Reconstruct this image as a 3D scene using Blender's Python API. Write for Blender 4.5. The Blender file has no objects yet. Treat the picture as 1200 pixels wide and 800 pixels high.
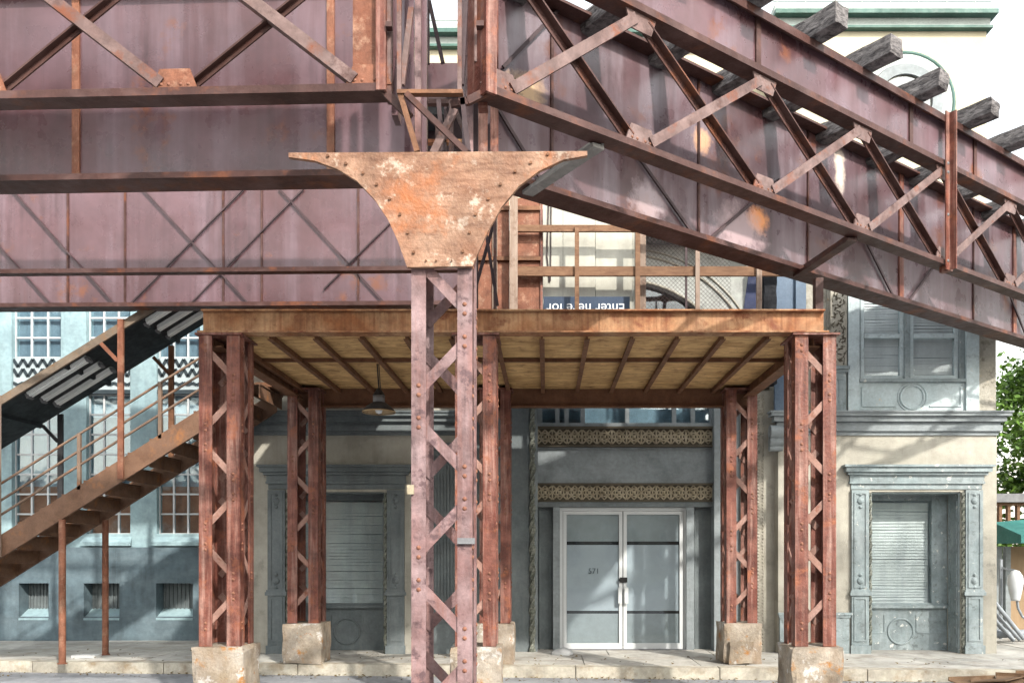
import bpy, math, random
from mathutils import Vector, Matrix, noise
random.seed(7)
R = math.radians
scene = bpy.context.scene
col = scene.collection

# ------------------------------------------------------------------ camera, world, sun, exposure
cd = bpy.data.cameras.new('camera'); cam = bpy.data.objects.new('camera', cd); col.objects.link(cam)
cam.location = (0, 0, 1.6); cam.rotation_euler = (R(90), 0, 0)
cd.sensor_width = 36; cd.lens = 30; cd.shift_x = -40 / 1200; cd.shift_y = 248 / 1200
cd.clip_start = .05; cd.clip_end = 2000
scene.camera = cam

SUN_EL, SUN_AZ = R(35), R(148)          # azimuth measured from +Y towards +X
w = bpy.data.worlds.new('World'); scene.world = w; w.use_nodes = True
nt = w.node_tree; nt.nodes.clear()
sky = nt.nodes.new('ShaderNodeTexSky'); sky.sky_type = 'NISHITA'; sky.sun_disc = False
sky.sun_elevation = SUN_EL; sky.sun_rotation = SUN_AZ; sky.air_density = 2.2; sky.dust_density = 1.6; sky.ozone_density = 1.0
hs = nt.nodes.new('ShaderNodeHueSaturation'); hs.inputs['Saturation'].default_value = .3
bg = nt.nodes.new('ShaderNodeBackground'); bg.inputs['Strength'].default_value = .15
wo = nt.nodes.new('ShaderNodeOutputWorld')
nt.links.new(sky.outputs[0], hs.inputs['Color']); nt.links.new(hs.outputs[0], bg.inputs['Color']); nt.links.new(bg.outputs[0], wo.inputs['Surface'])

sl = bpy.data.lights.new('sun', 'SUN'); sl.energy = 2.05; sl.angle = R(1.4); sl.color = (1, .95, .87)
so = bpy.data.objects.new('sun', sl); col.objects.link(so)
sd = Vector((math.sin(SUN_AZ) * math.cos(SUN_EL), math.cos(SUN_AZ) * math.cos(SUN_EL), math.sin(SUN_EL)))
so.rotation_euler = (-sd).to_track_quat('-Z', 'Y').to_euler(); so.location = sd * 60

vs = scene.view_settings
vs.view_transform = 'Standard'; vs.look = 'None'; vs.exposure = 1.68; vs.gamma = 1; vs.use_curve_mapping = False
scene.render.engine = 'CYCLES'
scene.cycles.max_bounces = 6; scene.cycles.diffuse_bounces = 3; scene.cycles.glossy_bounces = 2; scene.cycles.transparent_max_bounces = 8
scene.cycles.use_denoising = True; scene.cycles.use_adaptive_sampling = True; scene.cycles.adaptive_threshold = .025

# ------------------------------------------------------------------ measuring: a picture column/row on a plane at depth Y
EYE = 1.6
def ux(u, Y): return (u - 640) * Y / 1000
def vz(v, Y): return EYE + (648 - v) * Y / 1000

# ------------------------------------------------------------------ scene graph helpers
WLOC = {}
def thing(name, label, cat, loc=(0, 0, 0), group=None):
    o = bpy.data.objects.new(name, None); col.objects.link(o); o.empty_display_size = .1
    o.location = loc; WLOC[o] = Vector(loc)
    o['label'] = label; o['category'] = cat
    if group: o['group'] = group
    return o
def tag(o, label, cat, group=None):
    o['label'] = label; o['category'] = cat
    if group: o['group'] = group
    return o
def place(name, me, parent, origin):
    o = bpy.data.objects.new(name, me); col.objects.link(o)
    WLOC[o] = Vector(origin)
    if parent is not None:
        o.parent = parent; o.location = WLOC[o] - WLOC[parent]
    else: o.location = WLOC[o]
    return o
def copy_tree(o, loc=None, parent=None):
    c = o.copy(); col.objects.link(c)
    if parent is not None: c.parent = parent
    if loc is not None:
        c.location = loc; WLOC[c] = Vector(loc)
    for ch in list(o.children): copy_tree(ch, None, c)
    return c

class MB:
    def __init__(s, tf=None): s.v = []; s.f = []; s.sm = []; s.tf = tf
    def add(s, vs, fs, smooth=False):
        b = len(s.v); s.v += [Vector(p) for p in vs]; s.f += [tuple(i + b for i in f) for f in fs]; s.sm += [smooth] * len(fs)
        return s
    def box(s, x0, x1, y0, y1, z0, z1):
        x0, x1 = min(x0, x1), max(x0, x1); y0, y1 = min(y0, y1), max(y0, y1); z0, z1 = min(z0, z1), max(z0, z1)
        return s.add([(x0, y0, z0), (x1, y0, z0), (x1, y1, z0), (x0, y1, z0), (x0, y0, z1), (x1, y0, z1), (x1, y1, z1), (x0, y1, z1)],
                     [(0, 3, 2, 1), (4, 5, 6, 7), (0, 1, 5, 4), (1, 2, 6, 5), (2, 3, 7, 6), (3, 0, 4, 7)])
    def uv(s, u0, u1, v0, v1, Y, dep):
        "box whose front face, at depth Y, covers the measured rectangle; dep backwards (negative: towards the street)"
        return s.box(ux(u0, Y), ux(u1, Y), Y, Y + dep, vz(v0, Y), vz(v1, Y))
    def bar(s, p0, p1, wd, th, n=(0, -1, 0), off=0, noff=0):
        p0, p1, n = Vector(p0), Vector(p1), Vector(n).normalized()
        d = (p1 - p0).normalized(); sd_ = d.cross(n).normalized(); n = sd_.cross(d).normalized()
        if sd_.z < 0 or (abs(sd_.z) < 1e-6 and sd_.x < 0): sd_ = -sd_
        o = sd_ * off + n * noff
        c = []
        for p in (p0, p1):
            for a, b in ((-1, -1), (1, -1), (1, 1), (-1, 1)): c.append(p + o + sd_ * (a * wd / 2) + n * (b * th / 2))
        return s.add(c, [(0, 1, 2, 3), (7, 6, 5, 4), (0, 4, 5, 1), (1, 5, 6, 2), (2, 6, 7, 3), (3, 7, 4, 0)])
    def cyl(s, p0, p1, r, n=10, r2=None, smooth=True, cap=True):
        p0, p1 = Vector(p0), Vector(p1); r2 = r if r2 is None else r2
        d = (p1 - p0).normalized(); a = d.orthogonal().normalized(); b = d.cross(a)
        c = []
        for p, rr in ((p0, r), (p1, r2)):
            for i in range(n):
                t = 2 * math.pi * i / n; c.append(p + a * (math.cos(t) * rr) + b * (math.sin(t) * rr))
        s.add(c, [(i, (i + 1) % n, n + (i + 1) % n, n + i) for i in range(n)], smooth)
        if cap: s.add(c, [tuple(range(n - 1, -1, -1)), tuple(range(n, 2 * n))])
        return s
    def prism(s, pts, y0, y1):
        "outline in x,z pushed from y0 to y1"
        n = len(pts)
        s.add([(x, y0, z) for x, z in pts] + [(x, y1, z) for x, z in pts],
              [tuple(range(n)), tuple(range(2 * n - 1, n - 1, -1))] + [(i + n, (i + 1) % n + n, (i + 1) % n, i) for i in range(n)])
        return s
    def profile_x(s, pts, x0, x1):
        "outline in y,z pushed along x"
        n = len(pts)
        return s.add([(x0, y, z) for y, z in pts] + [(x1, y, z) for y, z in pts],
              [tuple(range(n - 1, -1, -1)), tuple(range(n, 2 * n))] + [(i, (i + 1) % n, (i + 1) % n + n, i + n) for i in range(n)])
    def lathe(s, prof, c, n=20, axis='z', smooth=True):
        c = Vector(c); vs_ = []
        for r, h in prof:
            for i in range(n):
                t = 2 * math.pi * i / n
                if axis == 'z': vs_.append(c + Vector((math.cos(t) * r, math.sin(t) * r, h)))
                else: vs_.append(c + Vector((math.cos(t) * r, -h, math.sin(t) * r)))
        fs = [(k * n + i, k * n + (i + 1) % n, (k + 1) * n + (i + 1) % n, (k + 1) * n + i) for k in range(len(prof) - 1) for i in range(n)]
        return s.add(vs_, fs, smooth)
    def ring(s, cx, cz, Y, Rr, r, n=28):
        m = 6; vs_ = []
        for i in range(n):
            t = 2 * math.pi * i / n
            for k in range(m):
                a = 2 * math.pi * k / m; q = Rr + r * math.cos(a)
                vs_.append((cx + q * math.cos(t), Y + r * math.sin(a), cz + q * math.sin(t)))
        return s.add(vs_, [(i * m + k, i * m + (k + 1) % m, ((i + 1) % n) * m + (k + 1) % m, ((i + 1) % n) * m + k) for i in range(n) for k in range(m)], True)
    def dome(s, p, n, r, h=None, k=7):
        "rivet head"
        p, n = Vector(p), Vector(n).normalized(); h = h or r * .6
        a = n.orthogonal().normalized(); b = n.cross(a); c = []
        for rr, hh in ((r, 0), (r * .75, h * .7)):
            for i in range(k):
                t = 2 * math.pi * i / k; c.append(p + a * math.cos(t) * rr + b * math.sin(t) * rr + n * hh)
        c.append(p + n * h)
        return s.add(c, [(i, (i + 1) % k, k + (i + 1) % k, k + i) for i in range(k)] + [(k + i, k + (i + 1) % k, 2 * k) for i in range(k)], True)
    def rough(s, x0, x1, y0, y1, z0, z1, step, amp, sc=3., seed=0, grain=None, chip=.0):
        "a box cut into a grid and roughened"
        L = (x1 - x0, y1 - y0, z1 - z0); N = [max(1, int(round(l / step))) for l in L]
        idx = {}; vs_ = []; fs = []
        cen = Vector(((x0 + x1) / 2, (y0 + y1) / 2, (z0 + z1) / 2))
        def vid(i, j, k):
            if (i, j, k) not in idx:
                p = Vector((x0 + L[0] * i / N[0], y0 + L[1] * j / N[1], z0 + L[2] * k / N[2]))
                q = p.copy()
                if grain: q = Vector((q.x * grain[0], q.y * grain[1], q.z * grain[2]))
                nv = noise.noise_vector(q * sc + Vector((seed * 7.3, seed * 3.1, seed)))
                edge = (i in (0, N[0])) + (j in (0, N[1])) + (k in (0, N[2]))
                d = nv * amp
                if edge >= 2 and chip:
                    d += (cen - p).normalized() * chip * max(0, noise.noise(p * 5 + Vector((seed, 0, 9))) + .25)
                idx[i, j, k] = len(vs_); vs_.append(p + d)
            return idx[i, j, k]
        for i in range(N[0]):
            for j in range(N[1]):
                fs.append((vid(i, j, 0), vid(i, j + 1, 0), vid(i + 1, j + 1, 0), vid(i + 1, j, 0)))
                fs.append((vid(i, j, N[2]), vid(i + 1, j, N[2]), vid(i + 1, j + 1, N[2]), vid(i, j + 1, N[2])))
            for k in range(N[2]):
                fs.append((vid(i, 0, k), vid(i + 1, 0, k), vid(i + 1, 0, k + 1), vid(i, 0, k + 1)))
                fs.append((vid(i, N[1], k), vid(i, N[1], k + 1), vid(i + 1, N[1], k + 1), vid(i + 1, N[1], k)))
        for j in range(N[1]):
            for k in range(N[2]):
                fs.append((vid(0, j, k), vid(0, j, k + 1), vid(0, j + 1, k + 1), vid(0, j + 1, k)))
                fs.append((vid(N[0], j, k), vid(N[0], j + 1, k), vid(N[0], j + 1, k + 1), vid(N[0], j, k + 1)))
        return s.add(vs_, fs)
    def mesh(s, name, mat):
        vs_ = s.v if s.tf is None else [Vector(s.tf(p)) for p in s.v]
        lo = Vector((min(p.x for p in vs_), min(p.y for p in vs_), min(p.z for p in vs_)))
        hi = Vector((max(p.x for p in vs_), max(p.y for p in vs_), max(p.z for p in vs_)))
        o = Vector(((lo.x + hi.x) / 2, (lo.y + hi.y) / 2, lo.z))
        me = bpy.data.meshes.new(name); me.from_pydata([p - o for p in vs_], [], s.f); me.materials.append(M[mat] if isinstance(mat, str) else mat)
        me.polygons.foreach_set('use_smooth', s.sm); me.validate(); me.update()
        return me, o
    def build(s, name, mat, parent=None, kind=None):
        me, o = s.mesh(name, mat); ob = place(name, me, parent, o)
        if kind: ob['kind'] = kind
        return ob

def text_mesh(txt, size, depth):
    c = bpy.data.curves.new('lettering', 'FONT'); c.body = txt; c.size = size; c.extrude = depth; c.align_x = 'CENTER'; c.align_y = 'CENTER'
    o = bpy.data.objects.new('lettering', c); col.objects.link(o)
    dg = bpy.context.evaluated_depsgraph_get(); me = bpy.data.meshes.new_from_object(o.evaluated_get(dg))
    bpy.data.objects.remove(o); bpy.data.curves.remove(c)
    return me

# ------------------------------------------------------------------ materials
M = {}
DIM = {'*': .60, 'lamp_tube': 1, 'sunlit_blind': 1, 'asphalt': .75, 'sidewalk_concrete': .8, 'kerb_concrete': .76, 'orange_rust': .76, 'brick_reflection': .9, 'brace_wood': 1.0, 'ceiling_ply': 1.2, 'handrail_brown': .9, 'rust_plate': .62, 'slate_trim': .95, 'dark_grey_trim': .86, 'blue_grey_trim': .8, 'pale_blue_trim': .85, 'cream_stucco': .74, 'paper_film': .76, 'grey_film': .74, 'frieze_gold': .8, 'teal_wall': .75, 'cyan_pilaster': .72, 'tie_wood': .8, 'gusset_ply': .58, 'plate_steel': .60, 'back_plate': .56, 'rust_red': .72, 'curtain_grey': .8, 'pink_steel': .60, 'upper_cream': 1, 'white_frame': .68, 'mint_trim': .75, 'white_sheet': .9, 'blind_slat': .9, 'sign_white': 1, 'chevron_white': .85, 'leaf_green': 1, 'fixture_white': .9, 'brown_rust': .8}
def ramp(nt, src, a, b, ca=(0, 0, 0, 1), cb=(1, 1, 1, 1)):
    r = nt.nodes.new('ShaderNodeValToRGB'); r.color_ramp.elements[0].position = a; r.color_ramp.elements[1].position = b
    r.color_ramp.elements[0].color = ca; r.color_ramp.elements[1].color = cb
    nt.links.new(src, r.inputs[0]); return r.outputs[0]
def mix(nt, fac, a, b, mode='MIX'):
    m = nt.nodes.new('ShaderNodeMix'); m.data_type = 'RGBA'; m.blend_type = mode
    for sock, val in ((m.inputs[0], fac), (m.inputs[6], a), (m.inputs[7], b)):
        if isinstance(val, (int, float)): sock.default_value = val
        elif isinstance(val, tuple): sock.default_value = val if len(val) == 4 else (*val, 1)
        else: nt.links.new(val, sock)
    return m.outputs[2]
def tex(nt, pos, scale=(1, 1, 1), sc=1., detail=6, rough=.6, loc=(0, 0, 0), dist=0):
    mp = nt.nodes.new('ShaderNodeMapping'); mp.inputs['Scale'].default_value = scale; mp.inputs['Location'].default_value = loc
    nt.links.new(pos, mp.inputs[0])
    n = nt.nodes.new('ShaderNodeTexNoise'); n.inputs['Scale'].default_value = sc; n.inputs['Detail'].default_value = detail
    n.inputs['Roughness'].default_value = rough; n.inputs['Distortion'].default_value = dist
    nt.links.new(mp.outputs[0], n.inputs['Vector']); return n.outputs[0]
def paint(name, c1, c2, rough=.6, sc=1.3, streak=None, streak_amt=.5, stretch=(7, 7, .35), rust=None, rust_at=(.58, .66), rust_sc=2.2,
          bump=.15, bump_sc=40, metal=0., dirt=None, dirt_at=(.5, .75), dirt_sc=5., spec=.24, spots=(), vary=0., fine=.35, grime=.4, grime_st=None, grime_sc=2.6):
    K = DIM.get(name, DIM['*']); c1, c2 = [tuple(x * K for x in q) for q in (c1, c2)]
    streak, dirt, rust = [None if q is None else tuple(x * K for x in q) for q in (streak, dirt, rust)]
    m = bpy.data.materials.new(name); m.use_nodes = True; nt = m.node_tree; N = nt.nodes
    bs = N['Principled BSDF']; g = N.new('ShaderNodeNewGeometry'); pos = g.outputs['Position']
    c = mix(nt, ramp(nt, tex(nt, pos, sc=sc), .35, .65), c1, c2)
    if fine:
        c = mix(nt, fine, c, ramp(nt, tex(nt, pos, sc=sc * 14, detail=4), .3, .7, (.45, .45, .45, 1), (1, 1, 1, 1)), 'MULTIPLY')
    if streak:
        f = ramp(nt, tex(nt, pos, scale=stretch, sc=1, detail=5, rough=.65), .48, .72)
        mm = N.new('ShaderNodeMath'); mm.operation = 'MULTIPLY'; mm.inputs[1].default_value = streak_amt; nt.links.new(f, mm.inputs[0])
        c = mix(nt, mm.outputs[0], c, streak)
    if dirt:
        c = mix(nt, ramp(nt, tex(nt, pos, sc=dirt_sc, detail=6, rough=.7, loc=(3, 1, 5)), *dirt_at), c, dirt)
    if grime:
        blot = ramp(nt, tex(nt, pos, sc=grime_sc, detail=7, rough=.72, loc=(2, 2, 7)), .36, .62, (.30, .28, .28, 1), (1, 1, 1, 1))
        c = mix(nt, grime, c, blot, 'MULTIPLY')
        if grime_st:
            stk = ramp(nt, tex(nt, pos, scale=grime_st, sc=1, detail=4, rough=.6, loc=(5, 9, 1)), .40, .58, (.40, .38, .38, 1), (1, 1, 1, 1))
            msk = tex(nt, pos, scale=(1, 1, .5), sc=1.7, detail=3, loc=(8, 1, 4))
            mk = N.new('ShaderNodeMath'); mk.operation = 'MULTIPLY'; mk.inputs[1].default_value = grime * 1.1; nt.links.new(ramp(nt, msk, .45, .65), mk.inputs[0])
            c = mix(nt, mk.outputs[0], c, stk, 'MULTIPLY')
    rf = None
    if rust:
        rf = ramp(nt, tex(nt, pos, sc=rust_sc, detail=7, rough=.68, loc=(11, 5, 2)), *rust_at)
        c = mix(nt, rf, c, rust)
    for (p, rad, scol, amt) in spots:                       # stains with a shape of their own
        vm = N.new('ShaderNodeVectorMath'); vm.operation = 'SUBTRACT'; vm.inputs[1].default_value = p; nt.links.new(pos, vm.inputs[0])
        vd = N.new('ShaderNodeVectorMath'); vd.operation = 'DIVIDE'; vd.inputs[1].default_value = rad; nt.links.new(vm.outputs[0], vd.inputs[0])
        vl = N.new('ShaderNodeVectorMath'); vl.operation = 'LENGTH'; nt.links.new(vd.outputs[0], vl.inputs[0])
        ad = N.new('ShaderNodeMath'); ad.operation = 'MULTIPLY_ADD'; ad.inputs[1].default_value = 1.6; nt.links.new(tex(nt, pos, sc=7, detail=8, rough=.7), ad.inputs[0]); nt.links.new(vl.outputs['Value'], ad.inputs[2])
        hv = N.new('ShaderNodeMath'); hv.operation = 'MULTIPLY'; hv.inputs[1].default_value = .5; nt.links.new(ad.outputs[0], hv.inputs[0])
        fm = ramp(nt, hv.outputs[0], .62, .88, (amt, amt, amt, 1), (0, 0, 0, 1))
        c = mix(nt, fm, c, scol)
    if vary:
        oi = N.new('ShaderNodeObjectInfo'); c = mix(nt, vary, c, ramp(nt, oi.outputs['Random'], 0, 1, (.35, .35, .35, 1), (1, 1, 1, 1)), 'MULTIPLY')
    nt.links.new(c, bs.inputs['Base Color'])
    rr = ramp(nt, tex(nt, pos, sc=sc * 5, detail=5, loc=(1, 8, 3)), .3, .7, (max(.05, rough - .12),) * 3 + (1,), (min(1, rough + .14),) * 3 + (1,))
    nt.links.new(rr, bs.inputs['Roughness'])
    bs.inputs['Metallic'].default_value = metal; bs.inputs['Specular IOR Level'].default_value = spec
    if bump:
        b = N.new('ShaderNodeBump'); b.inputs['Strength'].default_value = bump; b.inputs['Distance'].default_value = .02
        nt.links.new(tex(nt, pos, sc=bump_sc, detail=4), b.inputs['Height']); nt.links.new(b.outputs[0], bs.inputs['Normal'])
    M[name] = m; return m
def woodmat(name, c1, c2, grain=(30, 30, 2), rough=.75, bump=.5, dark=None):
    K = DIM.get(name, DIM['*']); c1, c2 = [tuple(x * K for x in q) for q in (c1, c2)]; dark = None if dark is None else tuple(x * K for x in dark)
    m = bpy.data.materials.new(name); m.use_nodes = True; nt = m.node_tree; bs = nt.nodes['Principled BSDF']
    g = nt.nodes.new('ShaderNodeNewGeometry'); pos = g.outputs['Position']
    f = tex(nt, pos, scale=grain, sc=1, detail=7, rough=.7, dist=.6)
    c = mix(nt, ramp(nt, f, .35, .66), c1, c2)
    c = mix(nt, .45, c, ramp(nt, tex(nt, pos, sc=2.1, detail=6), .3, .72, (.55, .55, .55, 1), (1, 1, 1, 1)), 'MULTIPLY')
    if dark: c = mix(nt, ramp(nt, tex(nt, pos, sc=6, detail=9, rough=.72, loc=(4, 4, 4)), .52, .7), c, dark)
    nt.links.new(c, bs.inputs['Base Color']); bs.inputs['Roughness'].default_value = rough; bs.inputs['Specular IOR Level'].default_value = .3
    b = nt.nodes.new('ShaderNodeBump'); b.inputs['Strength'].default_value = bump; b.inputs['Distance'].default_value = .012
    nt.links.new(f, b.inputs['Height']); nt.links.new(b.outputs[0], bs.inputs['Normal'])
    M[name] = m
def glassmat(name, tint=(.55, .62, .64), gloss=.35, rough=.04):
    m = bpy.data.materials.new(name); m.use_nodes = True; nt = m.node_tree; nt.nodes.clear()
    o = nt.nodes.new('ShaderNodeOutputMaterial'); t = nt.nodes.new('ShaderNodeBsdfTransparent'); t.inputs[0].default_value = (*tint, 1)
    gl = nt.nodes.new('ShaderNodeBsdfGlossy'); gl.inputs['Roughness'].default_value = rough; gl.inputs[0].default_value = (.9, .95, .97, 1)
    lw = nt.nodes.new('ShaderNodeLayerWeight'); lw.inputs[0].default_value = .3; fr = nt.nodes.new('ShaderNodeMath'); fr.operation = 'POWER'; fr.inputs[1].default_value = 3; nt.links.new(lw.outputs['Facing'], fr.inputs[0])
    ad = nt.nodes.new('ShaderNodeMath'); ad.operation = 'ADD'; ad.inputs[1].default_value = gloss; ad.use_clamp = True
    mx = nt.nodes.new('ShaderNodeMixShader'); g = nt.nodes.new('ShaderNodeNewGeometry')
    b = nt.nodes.new('ShaderNodeBump'); b.inputs['Strength'].default_value = .06; b.inputs['Distance'].default_value = .05
    nt.links.new(tex(nt, g.outputs['Position'], sc=2.2, detail=2), b.inputs['Height']); nt.links.new(b.outputs[0], gl.inputs['Normal'])
    nt.links.new(fr.outputs[0], ad.inputs[0]); nt.links.new(ad.outputs[0], mx.inputs[0]); nt.links.new(t.outputs[0], mx.inputs[1]); nt.links.new(gl.outputs[0], mx.inputs[2]); nt.links.new(mx.outputs[0], o.inputs[0])
    M[name] = m

RUST = (.22, .075, .035); ORANGE = (.42, .16, .06)
paint('plate_steel', (.145, .062, .066), (.235, .130, .150), rough=.30, sc=.7, streak=(.44, .33, .39), streak_amt=.45, stretch=(3.0, 3.0, .2), rust=(.24, .085, .045), rust_at=(.60, .70), rust_sc=1.9, bump=.05, bump_sc=25, grime=.4, grime_st=(18, 18, .35), grime_sc=1.1, fine=.2, spec=.55)
paint('rust_plate', (.34, .125, .07), (.46, .20, .12), rough=.6, sc=3, streak=(.22, .075, .04), streak_amt=.6, stretch=(9, 9, 1.2), dirt=(.52, .29, .19), dirt_at=(.54, .66), dirt_sc=7, bump=.25, grime=.6, grime_sc=5)
paint('handrail_brown', (.17, .115, .085), (.25, .17, .12), rough=.5, sc=5, rust=(.30, .12, .05), rust_at=(.56, .68), rust_sc=6, bump=.1)
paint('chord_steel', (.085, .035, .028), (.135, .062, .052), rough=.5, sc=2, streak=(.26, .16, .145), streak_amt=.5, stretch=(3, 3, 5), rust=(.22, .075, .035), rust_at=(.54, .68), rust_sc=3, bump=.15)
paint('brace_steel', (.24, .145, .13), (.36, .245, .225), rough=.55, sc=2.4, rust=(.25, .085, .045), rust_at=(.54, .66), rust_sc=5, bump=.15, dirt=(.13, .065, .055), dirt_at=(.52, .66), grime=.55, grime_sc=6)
paint('rod_steel', (.085, .055, .06), (.13, .085, .09), rough=.6, sc=4, bump=.1)
paint('rust_red', (.19, .058, .040), (.34, .135, .098), rough=.5, sc=4.2, streak=(.60, .38, .31), streak_amt=.75, stretch=(19, 19, 1.0), rust=(.32, .11, .055), rust_at=(.55, .68), rust_sc=5, bump=.3, grime=.7, grime_st=(26, 26, 1.6), grime_sc=6)
paint('lacing_pink', (.42, .22, .165), (.54, .33, .27), rough=.55, sc=4, rust=(.26, .09, .05), rust_at=(.56, .68), rust_sc=7, bump=.2, grime=.45, grime_sc=6)
paint('pink_steel', (.36, .20, .19), (.54, .38, .38), rough=.5, sc=2.8, streak=(.42, .16, .11), streak_amt=.75, stretch=(9, 9, .6), dirt=(.20, .12, .125), dirt_at=(.54, .64), dirt_sc=11, bump=.2, grime=.65, grime_st=(28, 28, 1.6), grime_sc=5)
paint('orange_rust', (.40, .16, .065), (.66, .40, .22), rough=.68, sc=2.8, streak=(.24, .08, .035), streak_amt=.8, stretch=(14, 14, .9), rust=(.20, .065, .03), rust_at=(.54, .64), rust_sc=4, bump=.25, grime=.5, grime_st=(30, 30, 1.2), grime_sc=5)
paint('rivet_rust', (.42, .19, .12), (.34, .14, .09), rough=.6, sc=8, bump=0)
paint('brown_rust', (.17, .075, .038), (.25, .12, .065), rough=.65, sc=4, streak=(.34, .16, .08), streak_amt=.5, stretch=(6, 6, 3), bump=.25, grime_sc=5)
paint('stair_rust', (.24, .125, .075), (.38, .22, .14), rough=.65, sc=4, streak=(.17, .085, .055), streak_amt=.6, stretch=(4, 4, 4), rust=(.42, .18, .07), rust_at=(.56, .68), rust_sc=4, bump=.2, grime_sc=5)
paint('roof_black', (.020, .021, .024), (.030, .031, .035), rough=.5, sc=2, bump=.1, grime=0)
paint('concrete_block', (.50, .40, .29), (.68, .60, .50), rough=.85, sc=3.4, streak=(.34, .20, .10), streak_amt=.6, stretch=(4, 4, 2), dirt=(.84, .80, .74), dirt_at=(.56, .61), dirt_sc=3.5, rust=(.44, .20, .06), rust_at=(.57, .66), rust_sc=5.2, bump=.6, bump_sc=30, grime=.6, grime_st=(5, 5, 3))
paint('sidewalk_concrete', (.58, .56, .50), (.74, .71, .65), rough=.85, sc=1.2, dirt=(.42, .37, .30), dirt_at=(.50, .72), dirt_sc=2.5, bump=.25, bump_sc=60, vary=.22, grime=.4, grime_st=(3, 3, 3))
paint('kerb_concrete', (.62, .57, .46), (.74, .69, .58), rough=.85, sc=2, dirt=(.38, .28, .17), dirt_at=(.50, .70), dirt_sc=3, bump=.3, bump_sc=40, vary=.2, grime=.5, grime_st=(4, 4, 2))
paint('asphalt', (.34, .35, .37), (.44, .45, .47), rough=.85, sc=1.5, dirt=(.52, .52, .52), dirt_at=(.55, .8), dirt_sc=4, bump=.5, bump_sc=90, grime=.3, grime_st=(3, 3, 3))
paint('cream_stucco', (.50, .47, .39), (.57, .54, .46), rough=.85, sc=.8, streak=(.42, .40, .35), streak_amt=.5, stretch=(4, 4, .5), dirt=(.36, .34, .29), dirt_at=(.58, .70), dirt_sc=3, bump=.25, bump_sc=60, fine=.15, grime=.35, grime_st=(9, 9, .5), grime_sc=1.6)
paint('upper_cream', (.50, .45, .32), (.56, .51, .38), rough=.85, sc=.8, dirt=(.44, .39, .27), dirt_at=(.55, .85), dirt_sc=2, bump=.1, fine=.08, grime=.12)
paint('peeling_cream', (.60, .56, .46), (.68, .64, .55), rough=.8, sc=2, dirt=(.36, .33, .26), dirt_at=(.54, .62), dirt_sc=7, rust=(.60, .42, .18), rust_at=(.62, .7), rust_sc=4, bump=.4)
paint('blue_grey_trim', (.29, .355, .365), (.38, .44, .45), rough=.6, sc=2, streak=(.46, .51, .51), streak_amt=.5, stretch=(9, 9, 1), dirt=(.17, .20, .20), dirt_at=(.57, .68), dirt_sc=8, rust=(.66, .65, .60), rust_at=(.635, .65), rust_sc=9, bump=.2, grime=.45, grime_sc=3)
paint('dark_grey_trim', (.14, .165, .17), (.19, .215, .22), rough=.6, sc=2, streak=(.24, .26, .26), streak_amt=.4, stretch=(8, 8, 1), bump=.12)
paint('slate_trim', (.22, .25, .26), (.27, .30, .31), rough=.55, sc=1.5, streak=(.32, .35, .36), streak_amt=.4, stretch=(2, 2, 8), bump=.1)
paint('pale_blue_trim', (.54, .64, .66), (.62, .71, .72), rough=.6, sc=2, dirt=(.36, .41, .42), dirt_at=(.55, .68), dirt_sc=8, rust=(.62, .50, .36), rust_at=(.66, .675), rust_sc=7, bump=.2, grime=.3, grime_sc=4)
paint('teal_wall', (.15, .215, .25), (.20, .27, .305), rough=.6, sc=1., streak=(.27, .335, .365), streak_amt=.45, stretch=(1.2, 1.2, 5), dirt=(.13, .175, .20), dirt_at=(.5, .75), dirt_sc=2.2, bump=.2, bump_sc=20, grime=.45, grime_st=(8, 8, .6))
paint('cyan_pilaster', (.40, .57, .62), (.47, .645, .68), rough=.6, sc=1.2, dirt=(.33, .47, .51), dirt_at=(.52, .72), dirt_sc=3, bump=.12, grime=.35, grime_st=(7, 7, .5))
paint('white_frame', (.72, .75, .76), (.78, .80, .80), rough=.45, sc=3, bump=.05, fine=.08, grime=.12)
paint('grey_film', (.31, .345, .35), (.36, .395, .40), rough=.5, sc=1, bump=.03, fine=.06, grime=.25)
paint('paper_film', (.43, .475, .50), (.46, .505, .53), rough=.5, sc=1, bump=.03, fine=.05, grime=.15)
paint('black_gap', (.012, .012, .013), (.02, .02, .02), rough=.6, bump=0, grime=0)
paint('frieze_gold', (.44, .37, .25), (.53, .46, .33), rough=.6, sc=8, dirt=(.20, .16, .10), dirt_at=(.5, .7), dirt_sc=14, bump=.2)
paint('frieze_ground', (.13, .11, .075), (.17, .14, .10), rough=.7, sc=8, bump=.1)
paint('rope_moulding', (.24, .26, .21), (.40, .41, .35), rough=.7, sc=9, dirt=(.14, .15, .12), dirt_at=(.5, .62), dirt_sc=12, bump=.2)
paint('bead_cream', (.56, .52, .42), (.62, .58, .49), rough=.75, sc=6, dirt=(.34, .31, .25), dirt_at=(.52, .65), dirt_sc=14, bump=.2)
paint('blind_slat', (.40, .43, .41), (.50, .53, .50), rough=.5, sc=1.6, streak=(.30, .33, .32), streak_amt=.6, stretch=(6, 6, .5), bump=0, fine=.1, grime=.25)  # streaks and mottling paint cloudy reflections and branch shadows into the slats
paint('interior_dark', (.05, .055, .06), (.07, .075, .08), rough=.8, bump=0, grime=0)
paint('brick_reflection', (.42, .19, .11), (.52, .26, .16), rough=.8, sc=3, bump=.1)  # orange brick reflection painted as a board colour behind the lower panes
paint('curtain_grey', (.34, .42, .47), (.52, .60, .64), rough=.8, sc=3, streak=(.22, .28, .33), streak_amt=.6, stretch=(7, 7, .6), bump=.1, grime=.3)
paint('chevron_white', (.48, .56, .58), (.54, .62, .64), rough=.5, sc=3, bump=.05, grime=.2)
paint('chevron_black', (.06, .085, .10), (.08, .105, .12), rough=.5, sc=3, bump=.05)
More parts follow.
